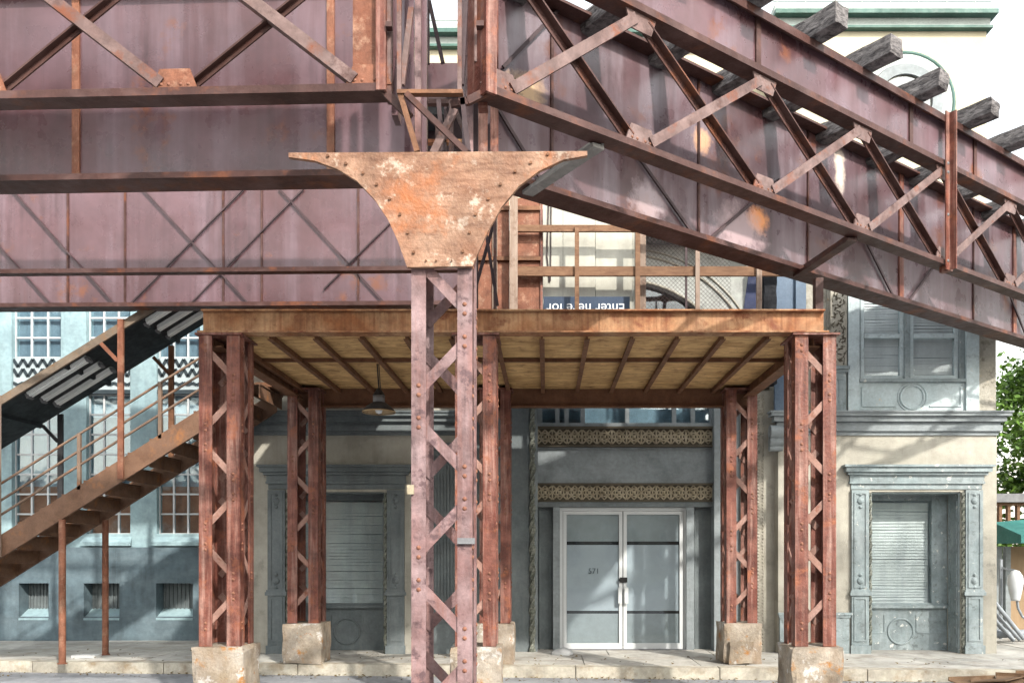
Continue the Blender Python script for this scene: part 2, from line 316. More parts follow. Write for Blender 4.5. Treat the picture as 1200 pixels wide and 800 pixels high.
paint('green_trim', (.11, .23, .19), (.15, .28, .24), rough=.55, sc=3, bump=.1)
paint('mint_trim', (.50, .56, .53), (.56, .62, .58), rough=.55, sc=3, bump=.1, grime=.2)
paint('lamp_tube', (.78, .80, .78), (.84, .85, .83), rough=.3, sc=3, bump=.05, fine=.1, grime=.2)
paint('lamp_shade', (.05, .05, .055), (.08, .08, .085), rough=.45, sc=6, bump=.1)
paint('lamp_inside', (.60, .42, .22), (.68, .50, .30), rough=.6, sc=9, dirt=(.36, .2, .08), dirt_at=(.5, .7), dirt_sc=14, bump=.1)
paint('grey_cap', (.26, .26, .27), (.34, .34, .35), rough=.5, sc=8, bump=.1)
paint('sign_blue', (.055, .09, .155), (.07, .105, .175), rough=.4, sc=3, bump=.03, grime=.2)
paint('sign_white', (.60, .62, .64), (.64, .66, .68), rough=.5, bump=0, fine=0, grime=0)
paint('white_sheet', (.42, .41, .35), (.52, .51, .44), rough=.25, sc=.9, streak=(.34, .335, .29), streak_amt=.5, stretch=(5, 5, .5), bump=.08, bump_sc=3, fine=.06, grime=.3)
paint('blue_panel', (.16, .23, .33), (.20, .28, .38), rough=.5, sc=2, bump=.1, grime=.12)
paint('banner_blue', (.03, .045, .12), (.045, .06, .15), rough=.6, sc=4, bump=.05)
paint('black_cloth', (.015, .017, .022), (.03, .032, .04), rough=.8, sc=6, bump=.3, bump_sc=15)
paint('awning_teal', (.05, .24, .22), (.08, .30, .27), rough=.7, sc=2, bump=.15, grime=.35)
paint('plaster_white', (.60, .62, .58), (.68, .70, .66), rough=.8, sc=1.5, dirt=(.34, .35, .33), dirt_at=(.60, .66), dirt_sc=5, bump=.2)
paint('pipe_grey', (.40, .44, .48), (.52, .56, .60), rough=.35, sc=4, bump=.05)
paint('sunlit_blind', (.64, .66, .64), (.72, .74, .72), rough=.5, sc=1.6, streak=(.45, .48, .48), streak_amt=.6, stretch=(5, 5, .6), bump=0, fine=.1, grime=.2)  # paler copy of the slat colour, painting sunlight on the upper windows
paint('fixture_white', (.50, .52, .54), (.56, .58, .60), rough=.4, sc=3, bump=0, fine=.03, grime=.15)
paint('rag_white', (.70, .71, .70), (.78, .78, .77), rough=.9, sc=6, bump=.3, grime=0)
paint('cardboard', (.28, .17, .10), (.36, .23, .14), rough=.85, sc=6, bump=.3)
paint('leaf_litter', (.30, .19, .07), (.40, .30, .12), rough=.9, sc=9, bump=0, vary=.7)
paint('leaf_green', (.05, .115, .016), (.15, .26, .045), rough=.45, sc=2.2, bump=0, fine=.5, grime=0)
paint('bark', (.10, .08, .06), (.14, .11, .085), rough=.9, sc=6, bump=.6)
paint('gusset_ply', (.42, .20, .115), (.66, .40, .265), rough=.55, sc=3.2, streak=(.20, .08, .04), streak_amt=.8, stretch=(5, 5, 30), rust=(.48, .165, .06), rust_at=(.56, .68), rust_sc=2.2, dirt=(.80, .62, .48), dirt_at=(.57, .66), dirt_sc=7, bump=.4, bump_sc=40, grime=.55, grime_st=(10, 10, .7), grime_sc=4, fine=.4)
woodmat('tie_wood', (.035, .03, .033), (.30, .275, .27), grain=(12, 12, 40), rough=.85, bump=.9)
woodmat('ceiling_ply', (.33, .185, .07), (.66, .43, .20), grain=(3, 11, 3), rough=.75, bump=.25, dark=(.17, .085, .035))
woodmat('rail_wood', (.20, .095, .05), (.36, .20, .11), grain=(5, 20, 20), rough=.75, bump=.4, dark=(.14, .065, .03))
woodmat('post_wood', (.40, .28, .21), (.52, .40, .32), grain=(26, 26, 2.2), rough=.75, bump=.4, dark=(.22, .12, .08))
woodmat('brace_wood', (.17, .16, .15), (.30, .28, .26), grain=(6, 6, 18), rough=.8, bump=.5)
woodmat('plywood_tan', (.42, .28, .16), (.50, .35, .21), grain=(9, 9, 1), rough=.7, bump=.2)
woodmat('fascia_wood', (.20, .15, .11), (.34, .26, .19), grain=(5, 9, 9), rough=.75, bump=.4, dark=(.30, .15, .06))
glassmat('window_glass', (.86, .93, .96), .12); glassmat('clear_glass', (.95, .97, .98), .035); glassmat('dark_glass', (.25, .27, .29), .12)
# ================================================================== THE SETTING
def kerb_y(x): return 11.4 - .073 * (x + 6)
st = MB(); st.add([(-600, -600, 0), (600, -600, 0), (600, 600, 0), (-600, 600, 0)], [(0, 1, 2, 3)])
o = st.build('street', 'asphalt', None, 'structure')
sw = MB(); KX0, KX1 = -16, 16
sw.add([(KX0, kerb_y(KX0) + .2, .004), (KX1, kerb_y(KX1) + .2, .004), (KX1, 24, .004), (KX0, 24, .004), (KX0, kerb_y(KX0) + .2, .125), (KX1, kerb_y(KX1) + .2, .125), (KX1, 24, .125), (KX0, 24, .125)],
       [(4, 5, 6, 7), (0, 1, 5, 4), (1, 2, 6, 5), (3, 0, 4, 7)])
sidewalk = sw.build('sidewalk', 'sidewalk_concrete', None, 'structure')
def slanted(x0, x1, ya, yb, z0, z1, lift=0):
    "a slab between two lines parallel to the kerb"
    m = MB(); b = []
    for z in (z0, z1):
        for x, yy in ((x0, ya), (x1, ya), (x1, yb), (x0, yb)): b.append((x, kerb_y(x) + yy, z + (lift if z == z1 else 0)))
    return m.add(b, [(0, 3, 2, 1), (4, 5, 6, 7), (0, 1, 5, 4), (1, 2, 6, 5), (2, 3, 7, 6), (3, 0, 4, 7)])
rs = random.Random(3)
x = KX0
while x < KX1 - .1:
    L = 1.82 if x < KX1 - 1.9 else KX1 - x
    slanted(x + .006, x + L - .006, 0, .19, .002, .15, rs.uniform(-.004, .004)).build('kerb_stone', 'kerb_concrete', sidewalk); x += L
for r, (ya, yb) in enumerate(((.2, 1.28), (1.28, 2.36), (2.36, 4.4))):
    x = KX0 + .4 * r
    while x < KX1 - .1:
        L = min(1.5, KX1 - x)
        slanted(x + .006, x + L - .006, ya + .006, yb - .006, .12, .148, rs.uniform(-.004, .003)).build('slab', 'sidewalk_concrete', sidewalk); x += L

# ================================================================== MAIN BUILDING
YW, YC, YD = 12.4, 12.6, 12.85             # wing fronts, centre piers, door plane
bld = thing('corner_building', 'cream and blue grey commercial building with classical window surrounds and double doors', 'building', (1.2, 16, .15))
G = .149
def moulding(mb, x0, x1, Y, z0, z1, steps):
    "stacked courses; each step (height share, projection), courses run out past the ends by their projection"
    z = z0; h = z1 - z0
    for i, (sh, pr) in enumerate(steps):
        mb.box(x0 - pr, x1 + pr, Y - pr, Y + .02, z + (.0015 if i else 0), z + sh * h); z += sh * h
    return mb
def twist(mb, x, y, z0, z1, r, step=.035, turn=32):
    n = int((z1 - z0) / step); c = []
    for i in range(n + 1):
        for k in range(4):
            a = R(turn * i + 90 * k); q = r * (1.0 if k % 2 == 0 else .72); c.append((x + q * math.cos(a), y + q * math.sin(a), z0 + (z1 - z0) * i / n))
    mb.add(c, [(i * 4 + k, i * 4 + (k + 1) % 4, i * 4 + 4 + (k + 1) % 4, i * 4 + 4 + k) for i in range(n) for k in range(4)]); return mb
def blinds(x0, x1, z0, z1, y, pitch=.045, sag=.0, seed=0):
    rr = random.Random(seed); m = MB(); z = z0
    while z < z1:
        a = rr.uniform(-.006, .006); b = rr.uniform(-.006, .006)
        m.add([(x0, y - .008, z - .024 + a), (x1, y - .008, z - .024 + b), (x1, y + .008, z + .02 + b), (x0, y + .008, z + .02 + a)], [(0, 1, 2, 3)]); z += pitch * rr.uniform(.9, 1.1)
    return m
# ---- the two wings
def wing(uL, uR, ow0, ow1, win_right):
    "lower storey of a wing: wall with one deep show window between pilasters"
    w = MB(); Y = YW; D = .5
    zt = vz(510, Y); zo = vz(576, Y)
    xl, xr, a, b = ux(uL, Y), ux(uR, Y), ux(ow0, Y), ux(ow1, Y)
    w.box(xl, a, Y, Y + D, G, zt); w.box(b, xr, Y, Y + D, G, zt); w.box(a, b, Y, Y + D, zo, zt)
    w.build('wall', 'cream_stucco', bld)
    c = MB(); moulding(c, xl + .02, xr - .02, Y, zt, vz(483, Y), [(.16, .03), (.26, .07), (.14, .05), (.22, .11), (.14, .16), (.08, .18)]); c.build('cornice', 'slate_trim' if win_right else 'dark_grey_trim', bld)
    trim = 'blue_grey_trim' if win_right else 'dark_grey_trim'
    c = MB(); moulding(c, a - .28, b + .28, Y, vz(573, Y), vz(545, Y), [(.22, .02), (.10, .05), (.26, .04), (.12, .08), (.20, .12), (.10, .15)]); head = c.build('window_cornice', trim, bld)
    for s_, e in ((-1, a), (1, b)):
        x0, x1 = sorted((e + s_ * .05, e + s_ * .30))
        p = MB(); p.box(x0, x1, Y - .05, Y, G + .0, vz(574, Y))
        # raised frames of the shaft and the plinth
        zm = vz(693, Y)
        for z0, z1 in ((zm + .06, vz(577, Y)), (G + .18, zm - .08)):
            p.box(x0 + .03, x0 + .055, Y - .064, Y - .05, z0, z1); p.box(x1 - .055, x1 - .03, Y - .064, Y - .05, z0, z1)
            p.box(x0 + .055, x1 - .055, Y - .064, Y - .05, z0, z0 + .025); p.box(x0 + .055, x1 - .055, Y - .064, Y - .05, z1 - .025, z1)
        p.box(x0 - .03, x1 + .03, Y - .08, Y - .05, zm - .05, zm); p.box(x0 - .015, x1 + .015, Y - .07, Y - .05, zm, zm + .03)
        p.box(x0 - .02, x1 + .02, Y - .075, Y - .05, G, G + .12)
        for zc in (zm + .16, vz(577, Y) - .12):
            p.lathe([(.052, 0), (.045, .015), (.02, .02), (.0, .03)], ((x0 + x1) / 2, Y - .05, zc), 10, 'y')
            p.lathe([(.028, 0), (.02, .018), (.0, .02)], ((x0 + x1) / 2, Y - .05, zc + .09), 8, 'y'); p.lathe([(.028, 0), (.02, .018), (.0, .02)], ((x0 + x1) / 2, Y - .05, zc - .09), 8, 'y')
        p.build('pilaster', trim, bld)
        t = MB(); twist(t, e + s_ * .025, Y - .02, G, vz(577, Y), .032); t.build('rope_moulding', 'rope_moulding', bld)
    # the recess
    Yb = Y + .42; zs = vz(712, Yb)
    pn = MB(); pn.box(a + .002, b - .002, Yb, Yb + .07, G, zs)
    for z in (G + .10, zs - .10): pass
    cx = (a + b) / 2 - (.05 if win_right else -.05); cz = G + .28
    pn.ring(cx, cz, Yb, .19, .018)
    for s_ in (-1, 1):
        pn.box(cx + s_ * .24, (a + .06) if s_ < 0 else (b - .06), Yb - .012, Yb, G + .25, G + .27)
        pn.box(cx + s_ * .24 - .01, cx + s_ * .24 + .01, Yb - .012, Yb, G + .27, zs - .1)
    pn.build('base_panel', trim, bld)
    sl_ = MB(); sl_.box(a + .002, b - .002, Yb - .06, Yb + .06, zs + .001, zs + .05); sl_.box(a + .002, b - .002, Yb - .03, Yb + .04, zs + .052, zs + .075); sl_.build('sill', trim, bld)
    fr = MB(); fw = .07
    ga, gb = (a + .0, b - .24) if win_right else (a + .05, b - .05)
    gz1 = zo - .10
    if win_right: fr.box(gb, b - .002, Yb - .01, Yb + .07, zs + .077, zo - .002); fr.box(a + .002, a + .04, Yb, Yb + .07, zs + .077, zo - .002)
    else: fr.box(a + .002, ga, Yb, Yb + .07, zs + .077, zo - .002); fr.box(gb, b - .002, Yb, Yb + .07, zs + .077, zo - .002)
    fr.box(ga + (.04 if win_right else 0), gb, Yb + .002, Yb + .07, gz1, zo - .004)
    win = fr.build('window', trim, bld)
    MB().box(ga + .03, gb, Yb + .03, Yb + .038, zs + .077, gz1).build('pane', 'clear_glass', win)
    blinds(ga + .05, gb - .02, zs + .09, gz1 - .01, Yb + .075, seed=1 if win_right else 2).build('blind', 'blind_slat', win)
    MB().box(a, b, Yb + .3, Yb + .34, G, zt).build('back_wall', 'curtain_grey', win)
    # panelled reveals
    for s_, e in ((1, a), (-1, b)):
        rv = MB(); x0, x1 = sorted((e + s_ * .002, e + s_ * .02))
        xi = e + s_ * .02; xo = xi + s_ * .012
        q = sorted((xi, xo))
        rv.box(x0, x1, Y + .03, Yb - .062, G, zo - .002)
        zz = [G + .08, G + .55, G + 1.0, G + 1.5, zo - .08]
        for k in range(4):
            rv.box(q[0], q[1], Y + .07, Yb - .1, zz[k], zz[k] + .02); rv.box(q[0], q[1], Y + .07, Yb - .1, zz[k + 1] - .06, zz[k + 1] - .04)
            rv.box(q[0], q[1], Y + .07, Y + .09, zz[k] + .02, zz[k + 1] - .06); rv.box(q[0], q[1], Yb - .12, Yb - .1, zz[k] + .02, zz[k + 1] - .06)
        rv.build('reveal_panel', trim, bld)
    MB().box(a + .022, b - .022, Y + .03, Yb - .062, zo - .02, zo - .002).build('soffit', trim, bld)
wing(912, 1168, 1021, 1126, True)
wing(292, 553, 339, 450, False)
# wing floors below the cornice carry on upwards
Y = YW
zc = vz(483, Y)
def upper_wing(uL, uR, win):
    w = MB(); xl, xr = ux(uL, Y), ux(uR, Y); zt = 6.6
    if not win: w.box(xl, xr, Y + .06, Y + .56, zc + .001, zt); w.build('upper_wall', 'cream_stucco', bld); return
    a, b = ux(1006, Y), ux(1131, Y); ztop = vz(338, Y); zb = zc + .02
    w.box(xl, ux(970, Y), Y + .06, Y + .5, zc + .001, zt); w.box(ux(970, Y), a, Y + .02, Y + .5, zc + .001, zt); w.box(b, xr, Y + .02, Y + .5, zc + .001, zt); w.box(a, b, Y + .02, Y + .5, ztop, zt)
    w.build('upper_wall', 'peeling_cream', bld)
    # pale flat casings either side
    for u0, u1 in ((993, 1006), (1131, 1146)): MB().box(ux(u0, Y), ux(u1, Y), Y - .04, Y + .02, zc + .002, zt - .3).build('casing', 'pale_blue_trim', bld)
    MB().box(ux(908, Y), ux(921, Y), Y, Y + .06, zc + .002, 6.2).box(ux(932, Y), ux(944, Y), Y - .03, Y + .06, zc + .002, 6.2).box(ux(921, Y) + .002, ux(932, Y) - .002, Y + .02, Y + .06, zc + .002, 6.2).build('casing', 'blue_panel', bld)
    # lace pilaster on its pedestal
    MB().box(ux(972, Y), ux(991, Y), Y - .05, Y + .02, vz(430, Y), 6.3).build('lace_pilaster', 'peeling_cream', bld)
    lp = MB(); rr = random.Random(5); zz = vz(426, Y)
    while zz < 6.0:
        for k in range(3):
            cx = ux(981.5, Y) + rr.uniform(-.09, .09); q = rr.uniform(.006, .014); a_ = rr.uniform(0, 3.14); z_ = zz + rr.uniform(-.03, .03); lp.ring(cx, z_, Y - .052, q, .004, 7); lp.bar((cx, Y - .052, z_), (cx + .05 * math.cos(a_), Y - .052, z_ + .05 * math.sin(a_)), rr.uniform(.006, .016), .006)
        zz += .055
    lp.build('lace_ornament', 'frieze_ground', bld, 'stuff')
    pd = MB(); pd.box(ux(974, Y), ux(990, Y), Y - .06, Y + .02, zc + .002, vz(437, Y)); moulding(pd, ux(974, Y), ux(990, Y), Y - .06, vz(437, Y), vz(430, Y), [(.5, .02), (.5, .04)])
    pd.box(ux(977, Y), ux(987, Y), Y - .07, Y - .06, zc + .1, zc + .12); pd.box(ux(977, Y), ux(987, Y), Y - .07, Y - .06, vz(445, Y), vz(443, Y)); pd.box(ux(981.4, Y), ux(982.6, Y), Y - .07, Y - .06, zc + .12, vz(446, Y)); pd.build('pedestal', 'blue_grey_trim', bld)
    # two sash windows
    zsill = vz(444, Y)
    for (u0, u1) in ((1009, 1060), (1067, 1124)):
        x0, x1 = ux(u0, Y), ux(u1, Y); f = MB(); zm = vz(393, Y); fw = .055
        f.box(x0, x0 + fw, Y + .03, Y + .1, zsill, ztop); f.box(x1 - fw, x1, Y + .03, Y + .1, zsill, ztop)
        f.box(x0 + fw, x1 - fw, Y + .03, Y + .1, zsill, zsill + .06); f.box(x0 + fw, x1 - fw, Y + .03, Y + .1, ztop - .06, ztop); f.box(x0 + fw, x1 - fw, Y + .02, Y + .1, zm - .03, zm + .03)
        wn = f.build('window', 'pale_blue_trim', bld)
        MB().box(x0 + fw, x1 - fw, Y + .06, Y + .066, zsill + .06, zm - .03).build('pane', 'clear_glass', wn)
        MB().box(x0 + fw, x1 - fw, Y + .06, Y + .066, zm + .03, ztop - .06).build('pane', 'clear_glass', wn)
        blinds(x0 + fw, x1 - fw, zsill + .07, ztop - .07, Y + .085, .04, seed=int(u0)).build('blind', 'sunlit_blind', wn)
        MB().box(x0, x1, Y + .14, Y + .16, zsill, ztop).build('back_wall', 'curtain_grey', wn)
    for xa, xb in ((ux(1060, Y), ux(1067, Y)), (a, ux(1009, Y)), (ux(1124, Y), b)): MB().box(xa + .002, xb - .002, Y, Y + .1, zsill, ztop).build('mullion', 'blue_grey_trim', bld)
    MB().box(a + .002, b - .002, Y - .05, Y + .1, zsill - .05, zsill - .002).build('sill', 'blue_grey_trim', bld)
    ap = MB(); ap.box(a + .002, b - .002, Y + .005, Y + .1, zc + .002, zsill - .052)
    cx, cz = ux(1069, Y), (zc + zsill) / 2 - .02
    ap.ring(cx, cz, Y, .17, .016).ring(cx, cz, Y, .21, .01)
    ap.box(a + .05, cx - .25, Y - .012, Y + .005, cz - .14, cz - .12).box(cx + .25, b - .05, Y - .012, Y + .005, cz - .14, cz - .12).box(a + .05, a + .07, Y - .012, Y + .005, cz - .12, cz + .14).box(b - .07, b - .05, Y - .012, Y + .005, cz - .12, cz + .14)
    ap.build('apron_panel', 'pale_blue_trim', bld)
upper_wing(912, 1168, True); upper_wing(292, 553, False)
# small pier base beside the right column
pb = MB(); pb.box(ux(975, YW), ux(994, YW), YW - .05, YW, G, vz(723, YW)); moulding(pb, ux(975, YW), ux(994, YW), YW - .05, vz(723, YW), vz(717, YW), [(.5, .015), (.5, .03)]); pb.build('pier_base', 'blue_grey_trim', bld)
pb = MB(); pb.box(ux(913, YW), ux(932, YW), YW - .05, YW, G, vz(723, YW)); moulding(pb, ux(913, YW), ux(932, YW), YW - .05, vz(723, YW), vz(717, YW), [(.5, .015), (.5, .03)]); pb.build('pier_base', 'blue_grey_trim', bld)
# scroll bracket at the end of the cornice
sb = MB()
for k, (r_, yy, zz) in enumerate(((.10, -.02, .0), (.075, .0, -.13), (.05, .02, -.22))):
    sb.cyl((ux(902, YW) - .02, YW + yy - .06, vz(512, YW) + .06 + zz), (ux(916, YW), YW + yy - .06, vz(512, YW) + .06 + zz), r_, 14)
sb.build('scroll_bracket', 'slate_trim', bld)
# ---- centre: piers, door recess, friezes
cz1 = 3.9
pr = MB()
pr.box(ux(553, YW), ux(620, YC), YC, YC + .5, G, cz1 + .1).build('pier', 'dark_grey_trim', bld)
fl = MB()
for k in range(9):
    x0 = ux(556, YC) - .42 + k * .05
    fl.box(x0, x0 + .028, YC - .03, YC, .75, 3.3)
# fluted pilaster seen between the columns
fp = MB(); xa, xb = ux(505, YW), ux(533, YW)
fp.box(xa - .03, xb + .03, YW - .06, YW, G, G + .3).box(xa - .015, xb + .015, YW - .05, YW, G + .3, G + .42).box(xa, xb, YW - .03, YW, G + .42, 3.0).box(xa - .02, xb + .02, YW - .07, YW, 3.0, 3.2)
for k in range(7):
    x0 = xa + .012 + k * (xb - xa - .02) / 7; fp.box(x0, x0 + .028, YW - .045, YW - .03, G + .45, 2.96)
fp.build('fluted_pilaster', 'dark_grey_trim', bld)
t = MB(); twist(t, ux(624, YC), YC - .03, G, cz1, .05, .05, 30); t.build('rope_moulding', 'rope_moulding', bld)
MB().box(ux(620, YC) + .002, ux(630, YC), YC + .02, YC + .5, G, cz1).build('pier', 'slate_trim', bld)
p2 = MB(); p2.box(ux(838, YC), ux(868, YC), YC + .06, YC + .5, G, cz1 + .1); p2.build('pier', 'slate_trim', bld)
MB().box(ux(868, YC) + .002, ux(912, YW), YC, YC + .5, G, cz1 + .1).build('pier', 'cream_stucco', bld)
bd = MB(); z = G + .1
while z < cz1:
    bd.dome((ux(888, YC), YC - .012, z), (0, -1, 0), .022, .02); bd.dome((ux(893.5, YC), YC - .012, z + .02), (0, -1, 0), .016, .014); z += .05
bd.box(ux(886, YC), ux(895, YC), YC - .012, YC, G, cz1); bd.build('bead_moulding', 'bead_cream', bld)
# door plane
dx0, dx1 = ux(630, YD), ux(838, YD)
MB().box(dx0, dx1, YD, YD + .2, vz(566, YD), vz(524, YD)).build('fascia_panel', 'slate_trim', bld)
tile = None
for (va, vb) in ((500, 524), (566, 588)):
    z0, z1 = vz(vb, YD), vz(va, YD); hz = z1 - z0
    f = MB(); f.box(dx0, dx1, YD - .03, YD + .2, z0 + .001, z1 - .001)
    f.box(dx0, dx1, YD - .09, YD - .03, z1 - .035, z1 - .003).box(dx0, dx1, YD - .07, YD - .03, z0 + .003, z0 + .03)
    fz = f.build('frieze', 'frieze_ground', bld)
    n = 12; wt = (dx1 - dx0) / n
    for k in range(n):
        if tile is None:
            q = MB(); h = min(wt, hz - .07) / 2 - .006; W2 = wt / 2 - .006
            cx = dx0 + wt / 2; cz_ = (z0 + z1) / 2; ya = YD - .031
            for s_ in (-1, 1):
                q.bar((cx - W2, ya, cz_ - s_ * h), (cx + W2, ya, cz_ + s_ * h), .022, .022)
                q.box(cx + s_ * W2 - .006, cx + s_ * W2 + .006, ya - .02, ya, cz_ - h, cz_ + h)
                q.bar((cx - s_ * W2, ya, cz_), (cx, ya, cz_ + h), .018, .028); q.bar((cx + s_ * W2, ya, cz_), (cx, ya, cz_ - h), .018, .028)
            q.ring(cx, cz_, ya - .004, h * .55, .012, 12); q.dome((cx, ya, cz_), (0, -1, 0), .03, .025)
            for a_ in (-1, 1):
                for b_ in (-1, 1): q.dome((cx + a_ * W2 * .62, ya, cz_ + b_ * h * .25), (0, -1, 0), .014, .02); q.dome((cx + a_ * W2 * .25, ya, cz_ + b_ * h * .68), (0, -1, 0), .014, .02)
            tile = q.mesh('frieze_tile', 'frieze_gold')
        me, oo = tile
        base = Vector((dx0 + wt / 2, 0, 0)); 
        if k == 0 and va == 500: tz = z0
        place('frieze_tile', me, fz, (oo.x + k * wt, oo.y, oo.z + (z0 - tz) + ((hz - (vz(500, YD) - vz(524, YD))) / 2 if va != 500 else 0)))
MB().box(dx0, dx1, YD - .05, YD + .2, vz(594, YD), vz(588, YD) - .001).build('lintel', 'dark_grey_trim', bld)
# transom windows above the upper frieze
tb = MB(); tb.box(dx0, dx1, YD - .06, YD + .15, vz(500, YD) + .001, vz(496, YD)); tzz = vz(496, YD)
for u in (633, 653, 664, 683, 735, 790, 812, 834): tb.box(ux(u - 2.5, YD), ux(u + 2.5, YD), YD, YD + .1, tzz, 4.15)
tw = tb.build('transom_window', 'slate_trim', bld)
for a, b in ((635.5, 650.5), (655.5, 661.5), (666.5, 680.5), (685.5, 732.5), (737.5, 787.5), (792.5, 809.5), (814.5, 831.5)):
    MB().box(ux(a, YD), ux(b, YD), YD + .04, YD + .046, tzz, 4.15).build('pane', 'window_glass', tw)
MB().box(dx0, dx1, YD + .16, YD + .18, tzz, 4.2).build('back_wall', 'curtain_grey', tw)
# sidelights and jambs
sj = MB()
zt = vz(594, YD) - .001
for u0, u1, pr_ in ((648, 656, -.04), (804, 813, -.04)): sj.box(ux(u0, YD), ux(u1, YD), YD + pr_, YD + .2, G, zt)
sj.build('door_jamb', 'slate_trim', bld)
for u0, u1 in ((630, 648), (813, 838)):
    s_ = MB(); x0, x1 = ux(u0, YD) + .002, ux(u1, YD) - .002; s_.box(x0, x1, YD + .1, YD + .2, G, zt)
    s_.box(x0 + .02, x0 + .05, YD + .06, YD + .1, G + .1, zt - .05).box(x1 - .05, x1 - .02, YD + .06, YD + .1, G + .1, zt - .05); s_.build('side_panel', 'dark_grey_trim', bld)
# the double doors
YF = YD + .02
zb = G + .012; zd = zt - .002
fr = MB(); fr.box(ux(656, YF) + .002, ux(659.5, YF), YF, YF + .12, zb, zd).box(ux(801, YF), ux(804, YF) - .002, YF, YF + .12, zb, zd).box(ux(659.5, YF), ux(801, YF), YF, YF + .12, zd - .05, zd)
fr.build('door_frame', 'white_frame', bld)
for (u0, u1, hs_) in ((660, 729.6, 1), (730.6, 800.6, -1)):
    x0, x1 = ux(u0, YF), ux(u1, YF); sw_ = .052; z1 = zd - .055
    d = MB(); d.box(x0, x0 + sw_, YF + .01, YF + .06, zb, z1).box(x1 - sw_, x1, YF + .01, YF + .06, zb, z1).box(x0 + sw_, x1 - sw_, YF + .01, YF + .06, zb, zb + .085).box(x0 + sw_, x1 - sw_, YF + .01, YF + .06, z1 - .05, z1)
    door = d.build('door', 'white_frame', bld)
    za, zbm = vz(636, YF), vz(717, YF); a, b = x0 + sw_, x1 - sw_
    MB().box(a + .001, b - .001, YF + .028, YF + .034, zb + .085, z1 - .05).build('pane', 'clear_glass', door)
    MB().box(a + .004, b - .004, YF + .04, YF + .044, za + .026, z1 - .052).build('grey_film', 'grey_film', door)
    MB().box(a + .004, b - .004, YF + .04, YF + .044, zbm + .022, za - .026).build('paper_sheet', 'paper_film', door)
    MB().box(a + .004, b - .004, YF + .04, YF + .044, zb + .087, zbm - .022).build('grey_film', 'grey_film', door)
    MB().box(a, b, YF + .047, YF + .055, zb + .087, z1 - .052).build('dark_backing', 'black_gap', door)
    xh = (x1 - sw_ / 2 - .015) if hs_ > 0 else (x0 + sw_ / 2 + .015); zh = vz(697, YF)
    h = MB(); h.box(xh - .028, xh + .028, YF - .05, YF - .03, zh - .12, zh + .12).box(xh - .01, xh + .01, YF - .03, YF + .01, zh + .07, zh + .1).box(xh - .01, xh + .01, YF - .03, YF + .01, zh - .1, zh - .07)
    h.build('handle', 'white_frame', door)
    if hs_ > 0:
        me = text_mesh('571', .115, .002); me.materials.clear(); me.materials.append(M['chevron_black'])
        me.transform(Matrix.Rotation(R(90), 4, 'X'))
        place('door_number', me, door, (ux(696, YF), YF + .024, vz(669, YF)))
lk = MB(); lk.box(ux(726.5, YF), ux(735, YF), YF - .02, YF + .009, vz(682, YF), vz(676, YF)).cyl((ux(725, YF), YF - .005, vz(679, YF)), (ux(727, YF), YF - .005, vz(679, YF)), .02, 8); lk.build('latch', 'black_gap', bld)
MB().box(ux(656, YF), ux(804, YF), YD - .05, YF + .14, G, G + .01).build('threshold', 'grey_cap', bld)
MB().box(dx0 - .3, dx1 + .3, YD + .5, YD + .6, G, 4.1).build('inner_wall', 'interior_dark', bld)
# ---- upper centre: pale wall with a big arched window behind the platform
YA = 12.95
acx, acz, ar = ux(735, 12.8), 4.12, 1.59
def arch_wall(cx, cz, r, x0, x1, z1, Y, dep, n=40):
    m = MB(); inn = []; out = []
    for i in range(n + 1):
        t = math.pi * i / n; c, s_ = math.cos(t), math.sin(t); inn.append((cx + r * c, cz + r * s_))
        k = min((x1 - cx) / c if c > 1e-6 else 1e9, (x0 - cx) / c if c < -1e-6 else 1e9, (z1 - cz) / s_ if s_ > 1e-6 else 1e9); out.append((cx + k * c, cz + k * s_))
    for i in range(n):
        a, b, c_, d_ = inn[i], inn[i + 1], out[i + 1], out[i]
        m.add([(a[0], Y, a[1]), (b[0], Y, b[1]), (c_[0], Y, c_[1]), (d_[0], Y, d_[1]), (a[0], Y + dep, a[1]), (b[0], Y + dep, b[1])], [(0, 1, 2, 3), (0, 4, 5, 1)])
    for xx, zz in ((x0, z1), (x1, z1)):
        pts = sorted(out, key=lambda p: (p[0] - xx) ** 2 + (p[1] - zz) ** 2)[:2]
        m.add([(xx, Y, zz), (pts[0][0], Y, pts[0][1]), (pts[1][0], Y, pts[1][1])], [(0, 1, 2)])
    return m
arch_wall(acx, acz, ar, ux(553, YW), ux(912, YW), 6.6, YA, .25).build('arch_wall', 'plaster_white', bld)
aw = MB()
for r_, q in ((ar + .02, .022), (2.0, .018), (2.09, .014)): 
    n = 40; c = []
    for i in range(n + 1):
        t = math.pi * i / n
        for k in range(6):
            a = 2 * math.pi * k / 6; rr_ = r_ + q * math.cos(a); c.append((acx + rr_ * math.cos(t), YA - .01 + q * math.sin(a), acz + rr_ * math.sin(t)))
    aw.add(c, [(i * 6 + k, i * 6 + (k + 1) % 6, i * 6 + 6 + (k + 1) % 6, i * 6 + 6 + k) for i in range(n) for k in range(6)], True)
awd = aw.build('arched_window', 'bead_cream', bld)
dk = MB(); dk.add([(acx + (ar + .01) * math.cos(math.pi * i / 40), YA + .12, acz + (ar + .01) * math.sin(math.pi * i / 40)) for i in range(41)], [tuple(range(41))]); dk.build('pane', 'dark_glass', awd)
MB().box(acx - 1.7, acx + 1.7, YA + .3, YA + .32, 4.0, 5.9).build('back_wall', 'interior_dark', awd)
MB().box(ux(553, YW) + .01, ux(905, YW), YA - .55, YA - .002, 6.28, 6.6).build('upper_cornice', 'dark_grey_trim', bld)
